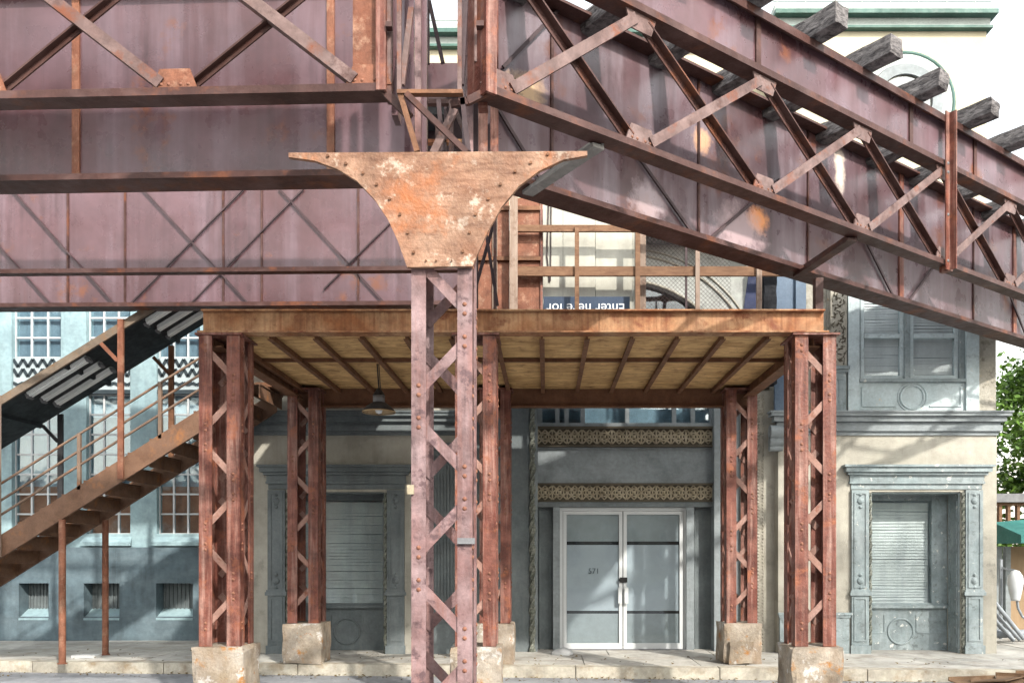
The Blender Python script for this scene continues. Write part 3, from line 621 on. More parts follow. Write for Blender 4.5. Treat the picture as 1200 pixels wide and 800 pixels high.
# ---- body of the building and its top storey
xl, xr = ux(292, YW), ux(1168, YW); xm = ux(912, YW)
MB().box(xl + .01, xr - .01, 13.5, 19, G, 6.58).build('rear_body', 'cream_stucco', bld)
YU = 12.72; YS = 13.15
ub = MB(); ub.box(xm, ux(1156, YU), YU, 19, 6.6, 9.5).box(xl, xm - .002, YS, 19, 6.6, 9.5); ub.build('top_storey', 'upper_cream', bld)
for (x0, x1, Y_, dz) in ((xm, ux(1156, YU) , YU, .0), (xl, xm - .2, YS, -.02)):
    z = vz(37, YU) + dz
    for (h0, h1, pr_, mt) in ((0, .038, .10, 'green_trim'), (.039, .165, .06, 'mint_trim'), (.166, .228, .18, 'green_trim'), (.229, .32, .13, 'mint_trim')):
        MB().box(x0, x1 + pr_ * .5, Y_ - pr_, Y_ + .3, z + h0, z + h1).build('roof_cornice', mt, bld)
    rl = MB(); rl.box(x0, x1 + .05, Y_ - .05, Y_ - .03, z + .42, z + .435)
    x = x0 + .05
    while x < x1: rl.box(x, x + .012, Y_ - .05, Y_ - .03, z + .32, z + .42); x += .42
    rl.build('roof_rail', 'mint_trim', bld)
rw = MB(); cx, cz = ux(1060, YU), vz(120, YU)
rw.ring(cx, cz, YU - .01, .73, .032, 40); rwo = rw.build('round_window', 'green_trim', bld)
for r0, r1, mt, yy in ((.56, .70, 'mint_trim', -.03), (.40, .55, 'slate_trim', -.05), (0, .39, 'dark_glass', -.01)):
    q = MB(); q.lathe([(r0, 0), (r0, -yy), (r1, -yy), (r1, 0)] if r0 else [(0, -yy), (r1, -yy)], (cx, YU - .002, cz), 40, 'y', False); q.build('surround' if r0 else 'pane', mt, rwo)
# downspout at the left corner
MB().cyl((xl - .06, YW + .1, G), (xl - .06, YW + .1, 6.4), .045, 10).box(xl - .12, xl - .001, YW + .04, YW + .16, 1.9, 1.95).build('downspout', 'chevron_black', bld)

# ================================================================== BLUE BUILDING ON THE LEFT
YB = 14.2
bb = thing('blue_building', 'teal painted building with gridded windows and zigzag panels behind the staircase', 'building', (-9, 16, .15))
X0, X1 = -16., ux(292, YW) - .0
wins = [(-158, -104), (-74, -16), (10, 68), (98, 150), (181, 232)]
zl0, zl1, zc0, zc1, zu0, zu1 = vz(625, YB), vz(460, YB), vz(455, YB), vz(417, YB), vz(416, YB), 6.9
vents = [(-140, -104), (-60, -22), (22, 57), (98, 140), (183, 226)]
w = MB()
def grid_wall(mb, x0, x1, z0, z1, Y, dep, holes):
    "wall strip with rectangular openings side by side"
    xs = x0
    for (a, b, za, zb_) in sorted(holes):
        mb.box(xs, a, Y, Y + dep, z0, z1)
        if za > z0: mb.box(a, b, Y, Y + dep, z0, za)
        if zb_ < z1: mb.box(a, b, Y, Y + dep, zb_, z1)
        xs = b
    mb.box(xs, x1, Y, Y + dep, z0, z1)
zbase = vz(641, YB)
grid_wall(w, X0, X1, G, zbase, YB, .35, [(ux(a, YB), ux(b, YB), vz(722, YB), vz(683, YB)) for a, b in vents])
w.build('base_wall', 'teal_wall', bb)
w = MB(); grid_wall(w, X0, X1, zbase + .002, 7.6, YB + .08, .4, [(ux(a, YB), ux(b, YB), zl0, zu1) for a, b in wins]); w.build('wall', 'cyan_pilaster', bb)
MB().box(X0, X1, YB + .5, YB + 6, G, 7.5).build('rear_body', 'teal_wall', bb)
for a, b in vents:
    v_ = MB(); x0, x1 = ux(a, YB), ux(b, YB); z0, z1 = vz(722, YB), vz(683, YB)
    v_.add([(x0, YB - .01, z0 - .03), (x1, YB - .01, z0 - .03), (x1, YB + .3, z0 + .13), (x0, YB + .3, z0 + .13), (x0, YB - .01, z0 - .06), (x1, YB - .01, z0 - .06)], [(0, 1, 2, 3), (4, 5, 1, 0)])
    vo = v_.build('vent_sill', 'cyan_pilaster', bb)
    g_ = MB(); g_.box(x0, x1, YB + .28, YB + .3, z0, z1)
    for k in range(9): g_.box(x0 + .01 + k * (x1 - x0) / 9, x0 + .03 + k * (x1 - x0) / 9, YB + .26, YB + .28, z0, z1)
    g_.build('vent_grille', 'dark_grey_trim', bb)
for wi, (a, b) in enumerate(wins):
    x0, x1 = ux(a, YB), ux(b, YB)
    sl_ = MB(); sl_.add([(x0 - .05, YB - .02, zl0 - .2), (x1 + .05, YB - .02, zl0 - .2), (x1 + .05, YB - .02, zl0 - .14), (x0 - .05, YB - .02, zl0 - .14), (x0 - .01, YB + .14, zl0), (x1 + .01, YB + .14, zl0), (x0 - .01, YB + .14, zl0 - .2), (x1 + .01, YB + .14, zl0 - .2)],
           [(0, 1, 2, 3), (3, 2, 5, 4), (0, 3, 4, 6), (1, 7, 5, 2)]); sl_.build('window_sill', 'cyan_pilaster', bb)
    for (z0, z1, rows) in ((zl0, zl1, 7), (zu0, zu1, 6)):
        f = MB(); Yg = YB + .2; bw = .028
        for k in range(4):
            xx = x0 + (x1 - x0) * k / 3; f.box(max(x0, xx - bw / 2), min(x1, xx + bw / 2), Yg - .02, Yg + .03, z0, z1)
        for k in range(rows + 1):
            zz = z0 + (z1 - z0) * k / rows; f.box(x0 + bw, x1 - bw, Yg - .018, Yg + .028, max(z0, zz - bw / 2), min(z1, zz + bw / 2))
        wn = f.build('window', 'white_frame', bb)
        for i in range(3):
            for j in range(rows):
                pa, pb_ = x0 + (x1 - x0) * i / 3 + bw / 2, x0 + (x1 - x0) * (i + 1) / 3 - bw / 2
                qa, qb = z0 + (z1 - z0) * j / rows + bw / 2, z0 + (z1 - z0) * (j + 1) / rows - bw / 2
                tl = random.uniform(-.004, .004); p_ = MB()
                p_.add([(pa, Yg + tl, qa), (pb_, Yg - tl, qa), (pb_, Yg - tl * .5, qb), (pa, Yg + tl * .5, qb), (pa, Yg + .006 + tl, qa), (pb_, Yg + .006 - tl, qa), (pb_, Yg + .006 - tl * .5, qb), (pa, Yg + .006 + tl * .5, qb)],
                       [(0, 1, 2, 3), (7, 6, 5, 4), (0, 4, 5, 1), (1, 5, 6, 2), (2, 6, 7, 3), (3, 7, 4, 0)]); p_.build('pane', 'window_glass', wn)
        if rows == 7:
            MB().box(x0, x1, YB + .28, YB + .30, z0, z0 + (z1 - z0) * 2.4 / 7).build('pane_backing', 'brick_reflection', wn)  # rust board coloured as the brick mirrored in the lower panes
            MB().box(x0, x1, YB + .28, YB + .30, z0 + (z1 - z0) * 2.4 / 7 + .001, z1).build('pane_backing', 'curtain_grey', wn)
        else: MB().box(x0, x1, YB + .28, YB + .30, z0, z1).build('pane_backing', 'curtain_grey', wn)
    cp = MB(); cp.box(x0 + .001, x1 - .001, YB + .13, YB + .2, zc0, zc1); pn = cp.build('zigzag_panel', 'chevron_white', bb)
    MB().box(x0 + .001, x1 - .001, YB + .1, YB + .2, zl1 + .001, zc0 - .001).build('transom', 'chevron_black', bb)
    n = 5; ph = (x1 - x0) / n; H = zc1 - zc0
    for k in range(3):
        zb_ = zc0 + .06 + k * H * .30; q = MB()
        for i in range(n * 2):
            xa = x0 + ph * i / 2; xb_ = xa + ph / 2; za = zb_ + (.0 if i % 2 else .13); zz = zb_ + (.13 if i % 2 else .0)
            if k == 0: za = zb_ + (.02 if i % 2 else .06); zz = zb_ + (.06 if i % 2 else .02)
            q.bar((xa, YB + .125, za), (xb_, YB + .125, zz), .05, .012)
        q.build('zigzag_strip', 'chevron_black', pn)
# ================================================================== ELEVATED RAILWAY
def frame(ox, oy, ax, ay, px, py):
    return lambda p: (ox + ax * p[0] + px * p[1], oy + ay * p[0] + py * p[1], p[2])
LA = R(2.2)
A = math.atan2(1000, 1360)                                   # heading of the right spans
SV = .9                                                       # size of the railway's panels and sections
RF = frame(-.382, 5.454, math.cos(A), math.sin(A), -math.sin(A), math.cos(A))
RB = frame(-.477, 6.768, math.cos(A), math.sin(A), -math.sin(A), math.cos(A))
LF = frame(ux(450, 5.454), 5.454, -math.cos(LA), math.sin(LA), math.sin(LA), math.cos(LA))
LB = frame(ux(476, 6.75), 6.75, -math.cos(LA), math.sin(LA), math.sin(LA), math.cos(LA))
ZC, ZM, ZT = 4.556, 5.57, 6.05
def ang_light(mb, p0, p1, wd=.0765):
    mb.bar(p0, p1, wd, .012, (0, -1, 0)); mb.bar(p0, p1, .012, wd * .8, (0, -1, 0), off=-wd / 2 + .006, noff=-wd * .4 - .007)
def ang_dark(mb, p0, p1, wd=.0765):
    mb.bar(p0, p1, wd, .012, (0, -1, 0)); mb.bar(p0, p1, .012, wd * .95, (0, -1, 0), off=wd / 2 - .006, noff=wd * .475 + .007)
def chord(tf, t0, t1, z, dep=.135, lip=.05, fw=.0):
    m = MB(tf); m.box(t0, t1, fw, fw + .014, z, z + lip); m.box(t0, t1, fw + .0142, fw + dep, z, z + .014)
    m.box(t0, t1, fw + dep + .0002, fw + dep + .014, z, z + lip); return m
def truss(root, tf, nodes, t0, t1, flip, web_marks, dw=.06):
    chord(tf, t0, t1, ZC).build('bottom_chord', 'chord_steel', root)
    chord(tf, t0, t1, ZM, .145, .055).build('middle_flange', 'chord_steel', root)
    m = MB(tf); m.box(t0, t1, -.02, .20, ZT, ZT + .02); m.box(t0, t1, -.02, -.006, ZT - .05, ZT - .0005); m.build('top_flange', 'chord_steel', root)
    marks = [t0] + [x for x in web_marks if t0 < x < t1] + [t1]
    for a, b in zip(marks, marks[1:]):
        MB(tf).box(a + .004, b - .004, .06, .072, ZM + .015, ZT - .001).build('web_plate', 'plate_steel', root)
    for x in marks[1:-1]: MB(tf).box(x - .03, x + .03, .044, .0595, ZM + .062, ZT - .001).build('stiffener', 'chord_steel', root)
    for k, x in enumerate(nodes):
        for z, up in ((ZC, 1), (ZM, -1)):
            g = MB(tf); zz = z + .0555 if up > 0 else z - .001
            g.prism([(x - .15, zz), (x + .15, zz), (x + .10, zz + up * .13), (x - .10, zz + up * .13)], .03, .042); g.build('gusset_plate', 'rust_plate' if (up > 0 and flip) else 'brace_steel', root)
            if up > 0:
                rv = MB(tf)
                for dx in (-.09, -.04, .04, .09): rv.dome((x + dx, .03, zz + .03), (0, -1, 0), .012)
                rv.build('rivets', 'rivet_rust', root, 'stuff')
    for a, b in zip(nodes, nodes[1:]):
        lo, hi = ZC + .09, ZM - .05
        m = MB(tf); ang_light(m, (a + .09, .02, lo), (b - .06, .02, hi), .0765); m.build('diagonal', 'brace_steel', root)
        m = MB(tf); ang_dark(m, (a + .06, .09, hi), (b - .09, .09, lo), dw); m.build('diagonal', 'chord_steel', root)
# --- right front span
rf = thing('railway_girder', 'purple brown front girder with open lattice below, slanting away to the right', 'girder', RF((5, 0, ZC)))
RN = [x * SV for x in (.14, 1.52, 3.07, 4.62, 6.2, 7.78, 9.36, 10.94, 12.5)]
truss(rf, RF, RN, .0, 11.9, False, [2.7, 5.0, 6.25, 8.4, 10.3])
p = MB(RF); p.box(5.515, 5.58, -.03, -.016, ZC - .06, ZT + .06).box(5.58, 5.64, -.03, .08, ZC - .06, ZC - .002).box(5.5802, 5.593, -.10, -.0302, ZC - .06, ZT + .06); p.build('splice_post', 'rust_red', rf)
p = MB(RF)
for z in (ZC + .03, ZC + .5, ZM + .01, ZM - .08): p.dome((5.548, -.031, z), (0, -1, 0), .018)
p.build('rivets', 'grey_cap', rf, 'stuff')
p = MB(RF); p.box(-.02, .06, -.03, -.003, ZC - .02, ZT).box(-.02, -.006, -.0028, .2, ZC - .02, ZT); p.build('end_post', 'rust_red', rf)
# --- left front span
lf = thing('railway_girder', 'front lattice truss of the left span with orange gusset, across the top left', 'girder', LF((3, 0, ZC)))
LN = [x * SV for x in (.12, 1.53, 2.94, 4.35, 5.76, 7.17)]
truss(lf, LF, LN, .0, 7.2, True, [1.8, 3.8, 5.8], .042)
MB(LF).box(.0, .215, .05, .059, ZC + .06, ZM - .002).build('end_plate', 'rust_plate', lf)
p = MB(LF); p.box(.0, .05, -.012, -.001, ZC, ZT).box(-.012, -.0005, -.012, .18, ZC, ZT); p.build('end_post', 'rust_red', lf)
# --- back plate girders
def plate_girder(root, tf, t0, t1, z0, z1, marks, mat='plate_steel', stiff='rust_plate', sw_=.06, lip=.035, flg=.14, rods=(), rodmat='rod_steel', rod_w=.022, thin=()):
    edges = [t0] + sorted(x for x in marks if t0 < x < t1) + [t1]
    for a, b in zip(edges, edges[1:]): MB(tf).box(a + .003, b - .003, 0, .012, z0 + .013, z1 - .013).build('web_plate', mat, root)
    for x in marks:
        s2 = sw_ if x not in thin else .025
        MB(tf).box(x - s2 / 2, x + s2 / 2, -.02 if x not in thin else -.018, -.001, z0 + .014, z1 - .014).build('stiffener', stiff if x not in thin else 'chord_steel', root)
    for z in (z0, z1):
        m = MB(tf); m.box(t0, t1, -flg, .10, z - .012, z + .012)
        if z == z0: m.box(t0, t1, -flg - .012, -flg - .0002, z - .012, z + lip)
        m.build('flange', 'chord_steel', root)
    for (a, za, b, zb_) in rods:
        m = MB(tf); m.bar((a, -.032, za), (b, -.032, zb_), rod_w, .018, (0, -1, 0)); m.build('rod', rodmat, root)
def tR(u, tf):
    "distance along a span at which a picture column falls"
    lo, hi = -3., 30.
    inc = (lambda t: 640 + 1000 * tf((t, 0, 0))[0] / tf((t, 0, 0))[1]); s_ = 1 if inc(5) > inc(0) else -1
    for _ in range(50):
        m = (lo + hi) / 2
        if (inc(m) - u) * s_ < 0: lo = m
        else: hi = m
    return lo
def zR(u, v, tf):
    t = tR(u, tf); return EYE + (648 - v) * tf((t, 0, 0))[1] / 1000
lbk = thing('railway_girder', 'streaked lavender plate girder behind the left lattice truss', 'girder', LB((3, 0, ZC)))
plate_girder(lbk, LB, -.02, 7.2, 4.543, 6.118, [tR(388, LB), tR(90, LB), 4.7, 6.5])
bkt = thing('railway_girder', 'stained purple plate girder behind the right lattice, with orange rust patches', 'girder', RB((5, 0, 4.9)))
def spot(u, v, r, c, a): t = tR(u, RB); p_ = RB((t, 0, zR(u, v, RB))); return (p_, r, c, a)
paint('back_plate', (.13, .060, .064), (.235, .145, .165), rough=.32, sc=.9, streak=(.46, .38, .43), streak_amt=.6, stretch=(3.5, 3.5, .4), rust=(.20, .07, .04), rust_at=(.58, .70), rust_sc=1.6, bump=.06, bump_sc=25, grime=.4, grime_st=(16, 16, .5), grime_sc=1.1, fine=.2, spec=.55,
      spots=[spot(888, 258, (.22, .22, .16), (.62, .24, .08), 1), spot(868, 268, (.42, .42, .30), (.40, .29, .30), .7), spot(822, 165, (.16, .16, .15), (.60, .34, .20), .9), spot(618, 105, (.25, .2, .16), (.56, .38, .22), .9), spot(984, 200, (.12, .12, .32), (.66, .56, .46), .9), spot(760, 235, (.3, .3, .22), (.40, .32, .34), .6)])
thinm = [tR(u, RB) for u in (646, 818, 946, 1140)]
rods = []
for (u0, v0, u1, v1) in ((566, 105, 640, 226), (745, 185, 816, 285), (830, 280, 910, 212), (1005, 270, 1046, 352), (1063, 352, 1090, 315), (587, 81, 652, 14), (1178, 340, 1200, 395)):
    rods.append((tR(u0, RB), zR(u0, v0, RB), tR(u1, RB), zR(u1, v1, RB)))
plate_girder(bkt, RB, -.02, 11.9, 4.561, 6.154, thinm + [tR(1055, RB), 8.7, 10.4], mat='back_plate', stiff='rust_red', sw_=.09, thin=thinm, rods=rods, rod_w=.028, flg=.15)
# bottom lateral braces between the two right girders
def lateral(u0, v0, u1, v1, mat, lab):
    ta = tR(u0, RB); tb_ = tR(u1, RF); a = RB((ta, -.05, ZC - .03)); b = RF((tb_, .1, ZC - .03))
    m = MB(); m.bar(a, b, .10, .03, (0, 0, 1)); m.bar(a, b, .02, .08, (0, 0, 1), off=.04, noff=.056)
    tag(m.build('lateral_brace', mat), lab, 'brace')
lateral(614, 232, 712, 165, 'brace_wood', 'grey weathered bar slanting between the right girders, beside the tan bracket')
lateral(930, 300, 1010, 275, 'chord_steel', 'dark bar between the two right girders, under the lattice')
# --- timber ties on the right spans
tie_names = ['first', 'second', 'third', 'fourth', 'fifth', 'sixth', 'seventh', 'eighth', 'ninth', 'tenth', 'eleventh', 'twelfth', 'thirteenth']
TT = [.15, .95, 1.75, 2.56, 3.38, 4.16, 5.03, 5.95, 6.82, 7.7, 8.6, 9.5]
rr = random.Random(11)
for i, t in enumerate(TT):
    m = MB(lambda p, t=t, j=rr.uniform(-.02, .02): RF((t + p[0] + j * p[1], p[1], p[2])))
    m.rough(-.092, .092, -.30 + rr.uniform(-.03, .03), 1.56, ZT + .024, ZT + .195, .04, .012, 8, seed=i, grain=(2.6, .25, 2.6), chip=.045)
    tag(m.build('timber_tie', 'tie_wood'), f'weathered dark timber tie lying across the right girders, {tie_names[i]} from the left', 'railway tie', 'timber ties on the right spans')
# --- far track, left
FT = frame(ux(546, 9.8), 9.8, -math.cos(LA), math.sin(LA) * .6, math.sin(LA), math.cos(LA))
FG = frame(ux(548, 11.05), 11.05, -math.cos(LA), math.sin(LA) * .5, math.sin(LA), math.cos(LA))
ft = thing('railway_girder', 'thin dark beam with slim rods in front of the pale far girder', 'girder', FT((4, 0, 4.85)))
zf = vz(316, 9.8)
chord(FT, 0, 10, zf, .10, .05).build('bottom_chord', 'chord_steel', ft)
chord(FT, 0, 10, 6.3, .12, .05).build('top_chord', 'chord_steel', ft)
fg = thing('railway_girder', 'pale far plate girder crossed by slim rods, just above the stair roof', 'girder', FG((4, 0, 4.8)))
zg = vz(359, 11.05)
fm = [tR(u, FG) for u in (80, 147, 262, 307, 420)] + [7.4, 8.9]
frods = []
for (u0, v0, u1, v1) in ((14, 222, 134, 356), (168, 222, 292, 356), (287, 222, 155, 356), (357, 222, 225, 356), (328, 222, 452, 356), (-60, 222, 60, 356), (470, 250, 380, 340)):
    Yg = 11.05; frods.append((tR(u0, FG), zR(u0, v0, FG), tR(u1, FG), zR(u1, v1, FG)))
plate_girder(fg, FG, 0, 10.2, zg, 6.55, fm, thin=fm, rods=frods, rod_w=.018, flg=.12, lip=.04)

# ================================================================== LATTICE COLUMNS
def lattice_column(root, x, y, wd, dp, z0, z1, leg, th, mat, pitch, phase=0, bar_w=.07, rmat='rivet_rust', rr_=.016, cap=True, lace=None):
    x0, x1, y0, y1 = x - wd / 2, x + wd / 2, y - dp / 2, y + dp / 2
    for sx, xx in ((1, x0), (-1, x1)):
        for sy, yy in ((1, y0), (-1, y1)):
            m = MB(); m.box(xx, xx + sx * leg, yy, yy + sy * th, z0, z1); m.box(xx, xx + sx * th, yy + sy * (th + .0003), yy + sy * leg, z0, z1); m.build('corner_angle', mat, root)
    rv = MB()
    n = int((z1 - z0 - .1) / pitch)
    # lacing: one flat bar per bay on each face, leaning alternately; riveted behind the angles' legs
    for face in range(4):
        for k in range(n):
            za = z0 + .08 + phase + k * pitch; zb_ = za + pitch * .60
            up = (k + (face in (1, 2))) % 2 == 0
            if zb_ > z1 - .03: continue
            i = leg * .5
            if face == 0: a, b, nn = (x0 + i, y0 + th + .006, za), (x1 - i, y0 + th + .006, zb_), (0, -1, 0)
            elif face == 1: a, b, nn = (x0 + i, y1 - th - .006, za), (x1 - i, y1 - th - .006, zb_), (0, 1, 0)
            elif face == 2: a, b, nn = (x0 + th + .006, y0 + i, za), (x0 + th + .006, y1 - i, zb_), (-1, 0, 0)
            else: a, b, nn = (x1 - th - .006, y0 + i, za), (x1 - th - .006, y1 - i, zb_), (1, 0, 0)
            if not up: a, b = (a[0], a[1], zb_), (b[0], b[1], za)
            MB().bar(a, b, bar_w, .010, nn).build('lacing_bar', lace or mat, root)
            for q in (a, b):
                for dz in (-.03, .03):
                    off = {0: (0, -th - .0065, 0), 1: (0, th + .0065, 0), 2: (-th - .0065, 0, 0), 3: (th + .0065, 0, 0)}[face]
                    rv.dome((q[0] + off[0], q[1] + off[1], q[2] + dz), nn, rr_)
    rv.build('rivets', rmat, root, 'stuff')
    if cap: MB().box(x0 - .03, x1 + .03, y0 - .03, y1 + .03, z1 + .001, z1 + .02).build('cap_plate', mat, root)
# --- the pink column in front
YK = 5.4
cxl, cxr = ux(482, YK), ux(553, YK); CX, CW = (cxl + cxr) / 2, cxr - cxl
colm = thing('support_column', 'tall pink painted lattice column under the tan bracket, nearest the camera', 'column', (CX, YK + .19, .4))
lattice_column(colm, CX, YK + .19, CW, .38, .4, 4.08, .092, .013, 'pink_steel', .513, phase=.10, bar_w=.068, rr_=.015, cap=False)
MB().box(cxl - .025, cxl + .018, YK - .02, YK - .001, vz(579, YK), vz(568, YK)).build('clip', 'frieze_gold', colm)
MB().box(cxr - .09, cxr + .02, YK - .025, YK - .001, vz(637, YK), vz(630, YK)).build('clip', 'grey_cap', colm)
b = MB(); b.rough(CX - .33, CX + .33, YK - .14, YK + .52, 0, .4, .06, .008, 4, 3, chip=.02); tag(b.build('concrete_block', 'concrete_block'), 'concrete footing block under the pink front column', 'footing')
# --- bracket plate
YG = YK - .012
pts = [(340, 182), (688, 180), (688, 185), (660, 190), (632, 203), (608, 221), (588, 245), (573, 272), (562, 295), (554, 314), (478, 315), (467, 284), (456, 260), (440, 236), (420, 215), (397, 201), (370, 191), (340, 187)]
gb_ = MB(); gp = [(ux(u, YG), vz(v, YG)) for u, v in pts]
gb_.prism(gp, YG - .034, YG - .002)
br = thing('bracket_plate', 'tan flared bracket plate with dark bolts on top of the pink column', 'bracket', (CX, YG, vz(315, YG)))
gb_.build('plate', 'gusset_ply', br)
for (u, v) in ((386, 186), (407, 195), (427, 206), (443, 219), (458, 236), (470, 254), (479, 275), (486, 298), (642, 184), (622, 194), (604, 204), (587, 219), (573, 236), (558, 254), (551, 275), (543, 297), (512, 308), (500, 308), (530, 308)):
    sm_ = .6 if v > 300 else 1
    MB().cyl((ux(u, YG), YG - .034, vz(v, YG)), (ux(u, YG), YG - .046, vz(v, YG)), .0095 * sm_, 8, smooth=False).build('bolt', 'brown_rust', br)
# --- frame tower between the spans
tw = thing('frame_tower', 'tangle of upright posts and braces above the tan bracket, between the spans', 'tower', (CX, 5.7, 4.1))
def tpost(u0, u1, v0, v1, Y, dep, mat, n='post'):
    Y = Y * SV if Y < 8 else Y
    MB().uv(u0, u1, v0, v1, Y, dep).build(n, mat, tw)
def tbar(u0, v0, u1, v1, Y, wd, mat, Y2=None, n='brace'):
    Y = Y * SV if Y < 8 else Y; Y2 = Y
    MB().bar((ux(u0, Y), Y, vz(v0, Y)), (ux(u1, Y2), Y2, vz(v1, Y2)), wd, .03).build(n, mat, tw)
TV = -120
tpost(484, 562, 109, 184, 7.9, .02, 'rod_steel', 'plate'); tpost(543, 556, TV, 110, 7.6, .02, 'plate_steel', 'plate'); tpost(556.5, 584, TV, 205, 7.45, .02, 'rust_red', 'plate'); tpost(466, 486, TV, 184, 7.62, .02, 'plate_steel', 'plate')  # first plate is a dark backing panel added to cover the white gap
tpost(453, 459, TV, 118, 6.10, .05, 'brace_steel'); tpost(459, 466, TV, 135, 6.22, .14, 'plate_steel', 'plate')
tpost(452, 459, 25, 31, 6.02, .05, 'chord_steel', 'cleat'); tpost(558, 567, 24, 30, 6.02, .05, 'chord_steel', 'cleat')
tpost(465, 470, TV, 105, 6.00, .03, 'brace_steel'); tpost(536, 541, TV, 105, 6.00, .03, 'brace_steel'); tpost(465, 542, 104.5, 109, 5.99, .05, 'brown_rust', 'rail')
tbar(471, 100, 482, 10, 6.08, .035, 'brace_steel'); tbar(541, 100, 547, -20, 6.08, .03, 'rod_steel')
tpost(486, 493, TV, 181, 6.30, .05, 'pink_steel'); tpost(494, 500, TV, 181, 6.42, .06, 'plate_steel'); tpost(474, 485, TV, 181, 6.80, .04, 'plate_steel', 'plate')
tpost(546, 554, TV, 179, 6.30, .05, 'pink_steel'); tpost(526, 531, 118, 180, 6.5, .04, 'brace_steel'); tpost(541.5, 545.5, TV, 178, 6.42, .06, 'plate_steel')
tpost(556, 560, TV, 72, 6.12, .05, 'brace_steel'); tpost(560, 571, TV, 124, 6.22, .10, 'rust_red', 'plate'); tpost(571.5, 574, TV, 240, 6.5, .06, 'rod_steel')
tbar(469, 110, 489, 178, 6.02, .035, 'brown_rust'); tbar(476, 110, 547, 179, 6.0, .035, 'chord_steel'); tbar(508, 180, 533, 128, 6.25, .05, 'brace_steel'); tbar(541, 108, 549, 178, 6.1, .03, 'rod_steel')
tbar(514, 118, 519, 178, 6.6, .03, 'rod_steel'); tbar(534, 130, 546, 160, 6.6, .03, 'brace_steel'); tpost(520, 523, 128, 180, 6.9, .03, 'rod_steel'); tpost(510, 516, 140, 180, 7.0, .04, 'brace_steel')
tpost(483, 548, 178.5, 182, 6.00, .35, 'chord_steel', 'base_rail'); tpost(500, 552, 163, 167, 6.9, .05, 'orange_rust', 'rail'); tpost(552, 560, 120, 180, 6.45, .05, 'rod_steel')
tpost(496, 538, 74, 108, 7.5, .02, 'plate_steel', 'plate'); tpost(488, 560, 116, 121, 6.9, .05, 'chord_steel', 'rail'); tpost(486, 520, 125, 134, 7.6, .3, 'lamp_shade', 'box')
tpost(500, 503, -10, 74, 7.2, .03, 'rod_steel', 'rod'); tbar(503, 2, 519, 74, 7.2, .03, 'rod_steel', n='rod')
tbar(449, 106, 481, 138, 6.1, .05, 'chord_steel'); tbar(576, 105, 548, 119, 6.1, .05, 'chord_steel'); tbar(548, 119, 528, 122, 6.1, .045, 'chord_steel')
tpost(556, 560, 230, 360, 8.7, .04, 'rod_steel', 'rod'); tbar(566, 250, 583, 358, 8.6, .03, 'rod_steel', n='rod'); tbar(582, 250, 555, 345, 8.65, .03, 'rod_steel', n='rod'); tpost(578, 582, 225, 361, 8.6, .04, 'brace_steel')

# ================================================================== PLATFORM ON LATTICE COLUMNS
YP0, YP1 = 8.4, 11.5
PX0, PX1 = -3.40, 2.75
zt_, zb0 = vz(362, YP0), vz(389.5, YP0)
plat = thing('platform_canopy', 'rusty raised platform with orange front beam and yellow plywood underside', 'platform', (-.3, 10, 3.6))
m = MB(); m.box(PX0, PX1, YP0 + .06, YP0 + .075, zb0 + .016, zt_ - .016); m.box(PX0, PX1, YP0, YP0 + .14, zt_ - .015, zt_); m.box(PX0 - .03, PX1 + .03, YP0 - .02, YP0 + .16, zb0, zb0 + .015); m.build('front_beam', 'orange_rust', plat)
m = MB(); zr0 = vz(477, YP1); m.box(PX0, PX1, YP1, YP1 + .015, zr0 + .016, zb0 + .060); m.box(PX0, PX1, YP1 - .06, YP1 + .08, zr0, zr0 + .015); m.build('rear_beam', 'brown_rust', plat)
for x0, s_ in ((PX0, 1), (PX1, -1)):
    m = MB(); m.box(x0 + s_ * .06, x0 + s_ * .075, YP0 + .165, YP1 - .062, zb0 - .09, zt_ - .05); m.box(x0 + s_ * .0, x0 + s_ * .14, YP0 + .165, YP1 - .062, zb0 - .105, zb0 - .0902); m.build('side_beam', 'brown_rust', plat)
jx = []; x = ux(635, YP0) - 7 * .455
while x < PX1 - .1:
    if x > PX0 + .1: jx.append(x)
    x += .455
for x in jx:
    m = MB(); m.box(x - .008, x + .008, YP0 + .165, YP1 - .004, zb0 - .020, zb0 + .040); m.box(x - .026, x + .026, YP0 + .165, YP1 - .07, zb0 - .030, zb0 - .0205); m.build('joist', 'brown_rust', plat)
ex = [PX0 + .08] + jx + [PX1 - .08]; YM = 9.7
for a, b in zip(ex, ex[1:]):
    for ya, yb in ((YP0 + .08, YM - .02), (YM + .02, YP1 + .0)):
        MB().box(a + .002, b - .002, ya, min(yb, YP1 - .002), zb0 + .041 + rr.uniform(0, .006), zb0 + .062).build('ceiling_panel', 'ceiling_ply', plat)
for a, b in zip(ex, ex[1:]): MB().box(a + .009, b - .009, YM - .018, YM + .018, zb0 + .0, zb0 + .040).build('cross_rib', 'brown_rust', plat)
MB().box(PX0, PX1, YP0 + .142, YP1 + .08, zt_ - .035, zt_ - .005).build('deck', 'brown_rust', plat)
MB().box(-3.95, PX0 + 1.3, YP1 + .085, 12.28, 3.86, 3.92).build('landing', 'brown_rust', plat)
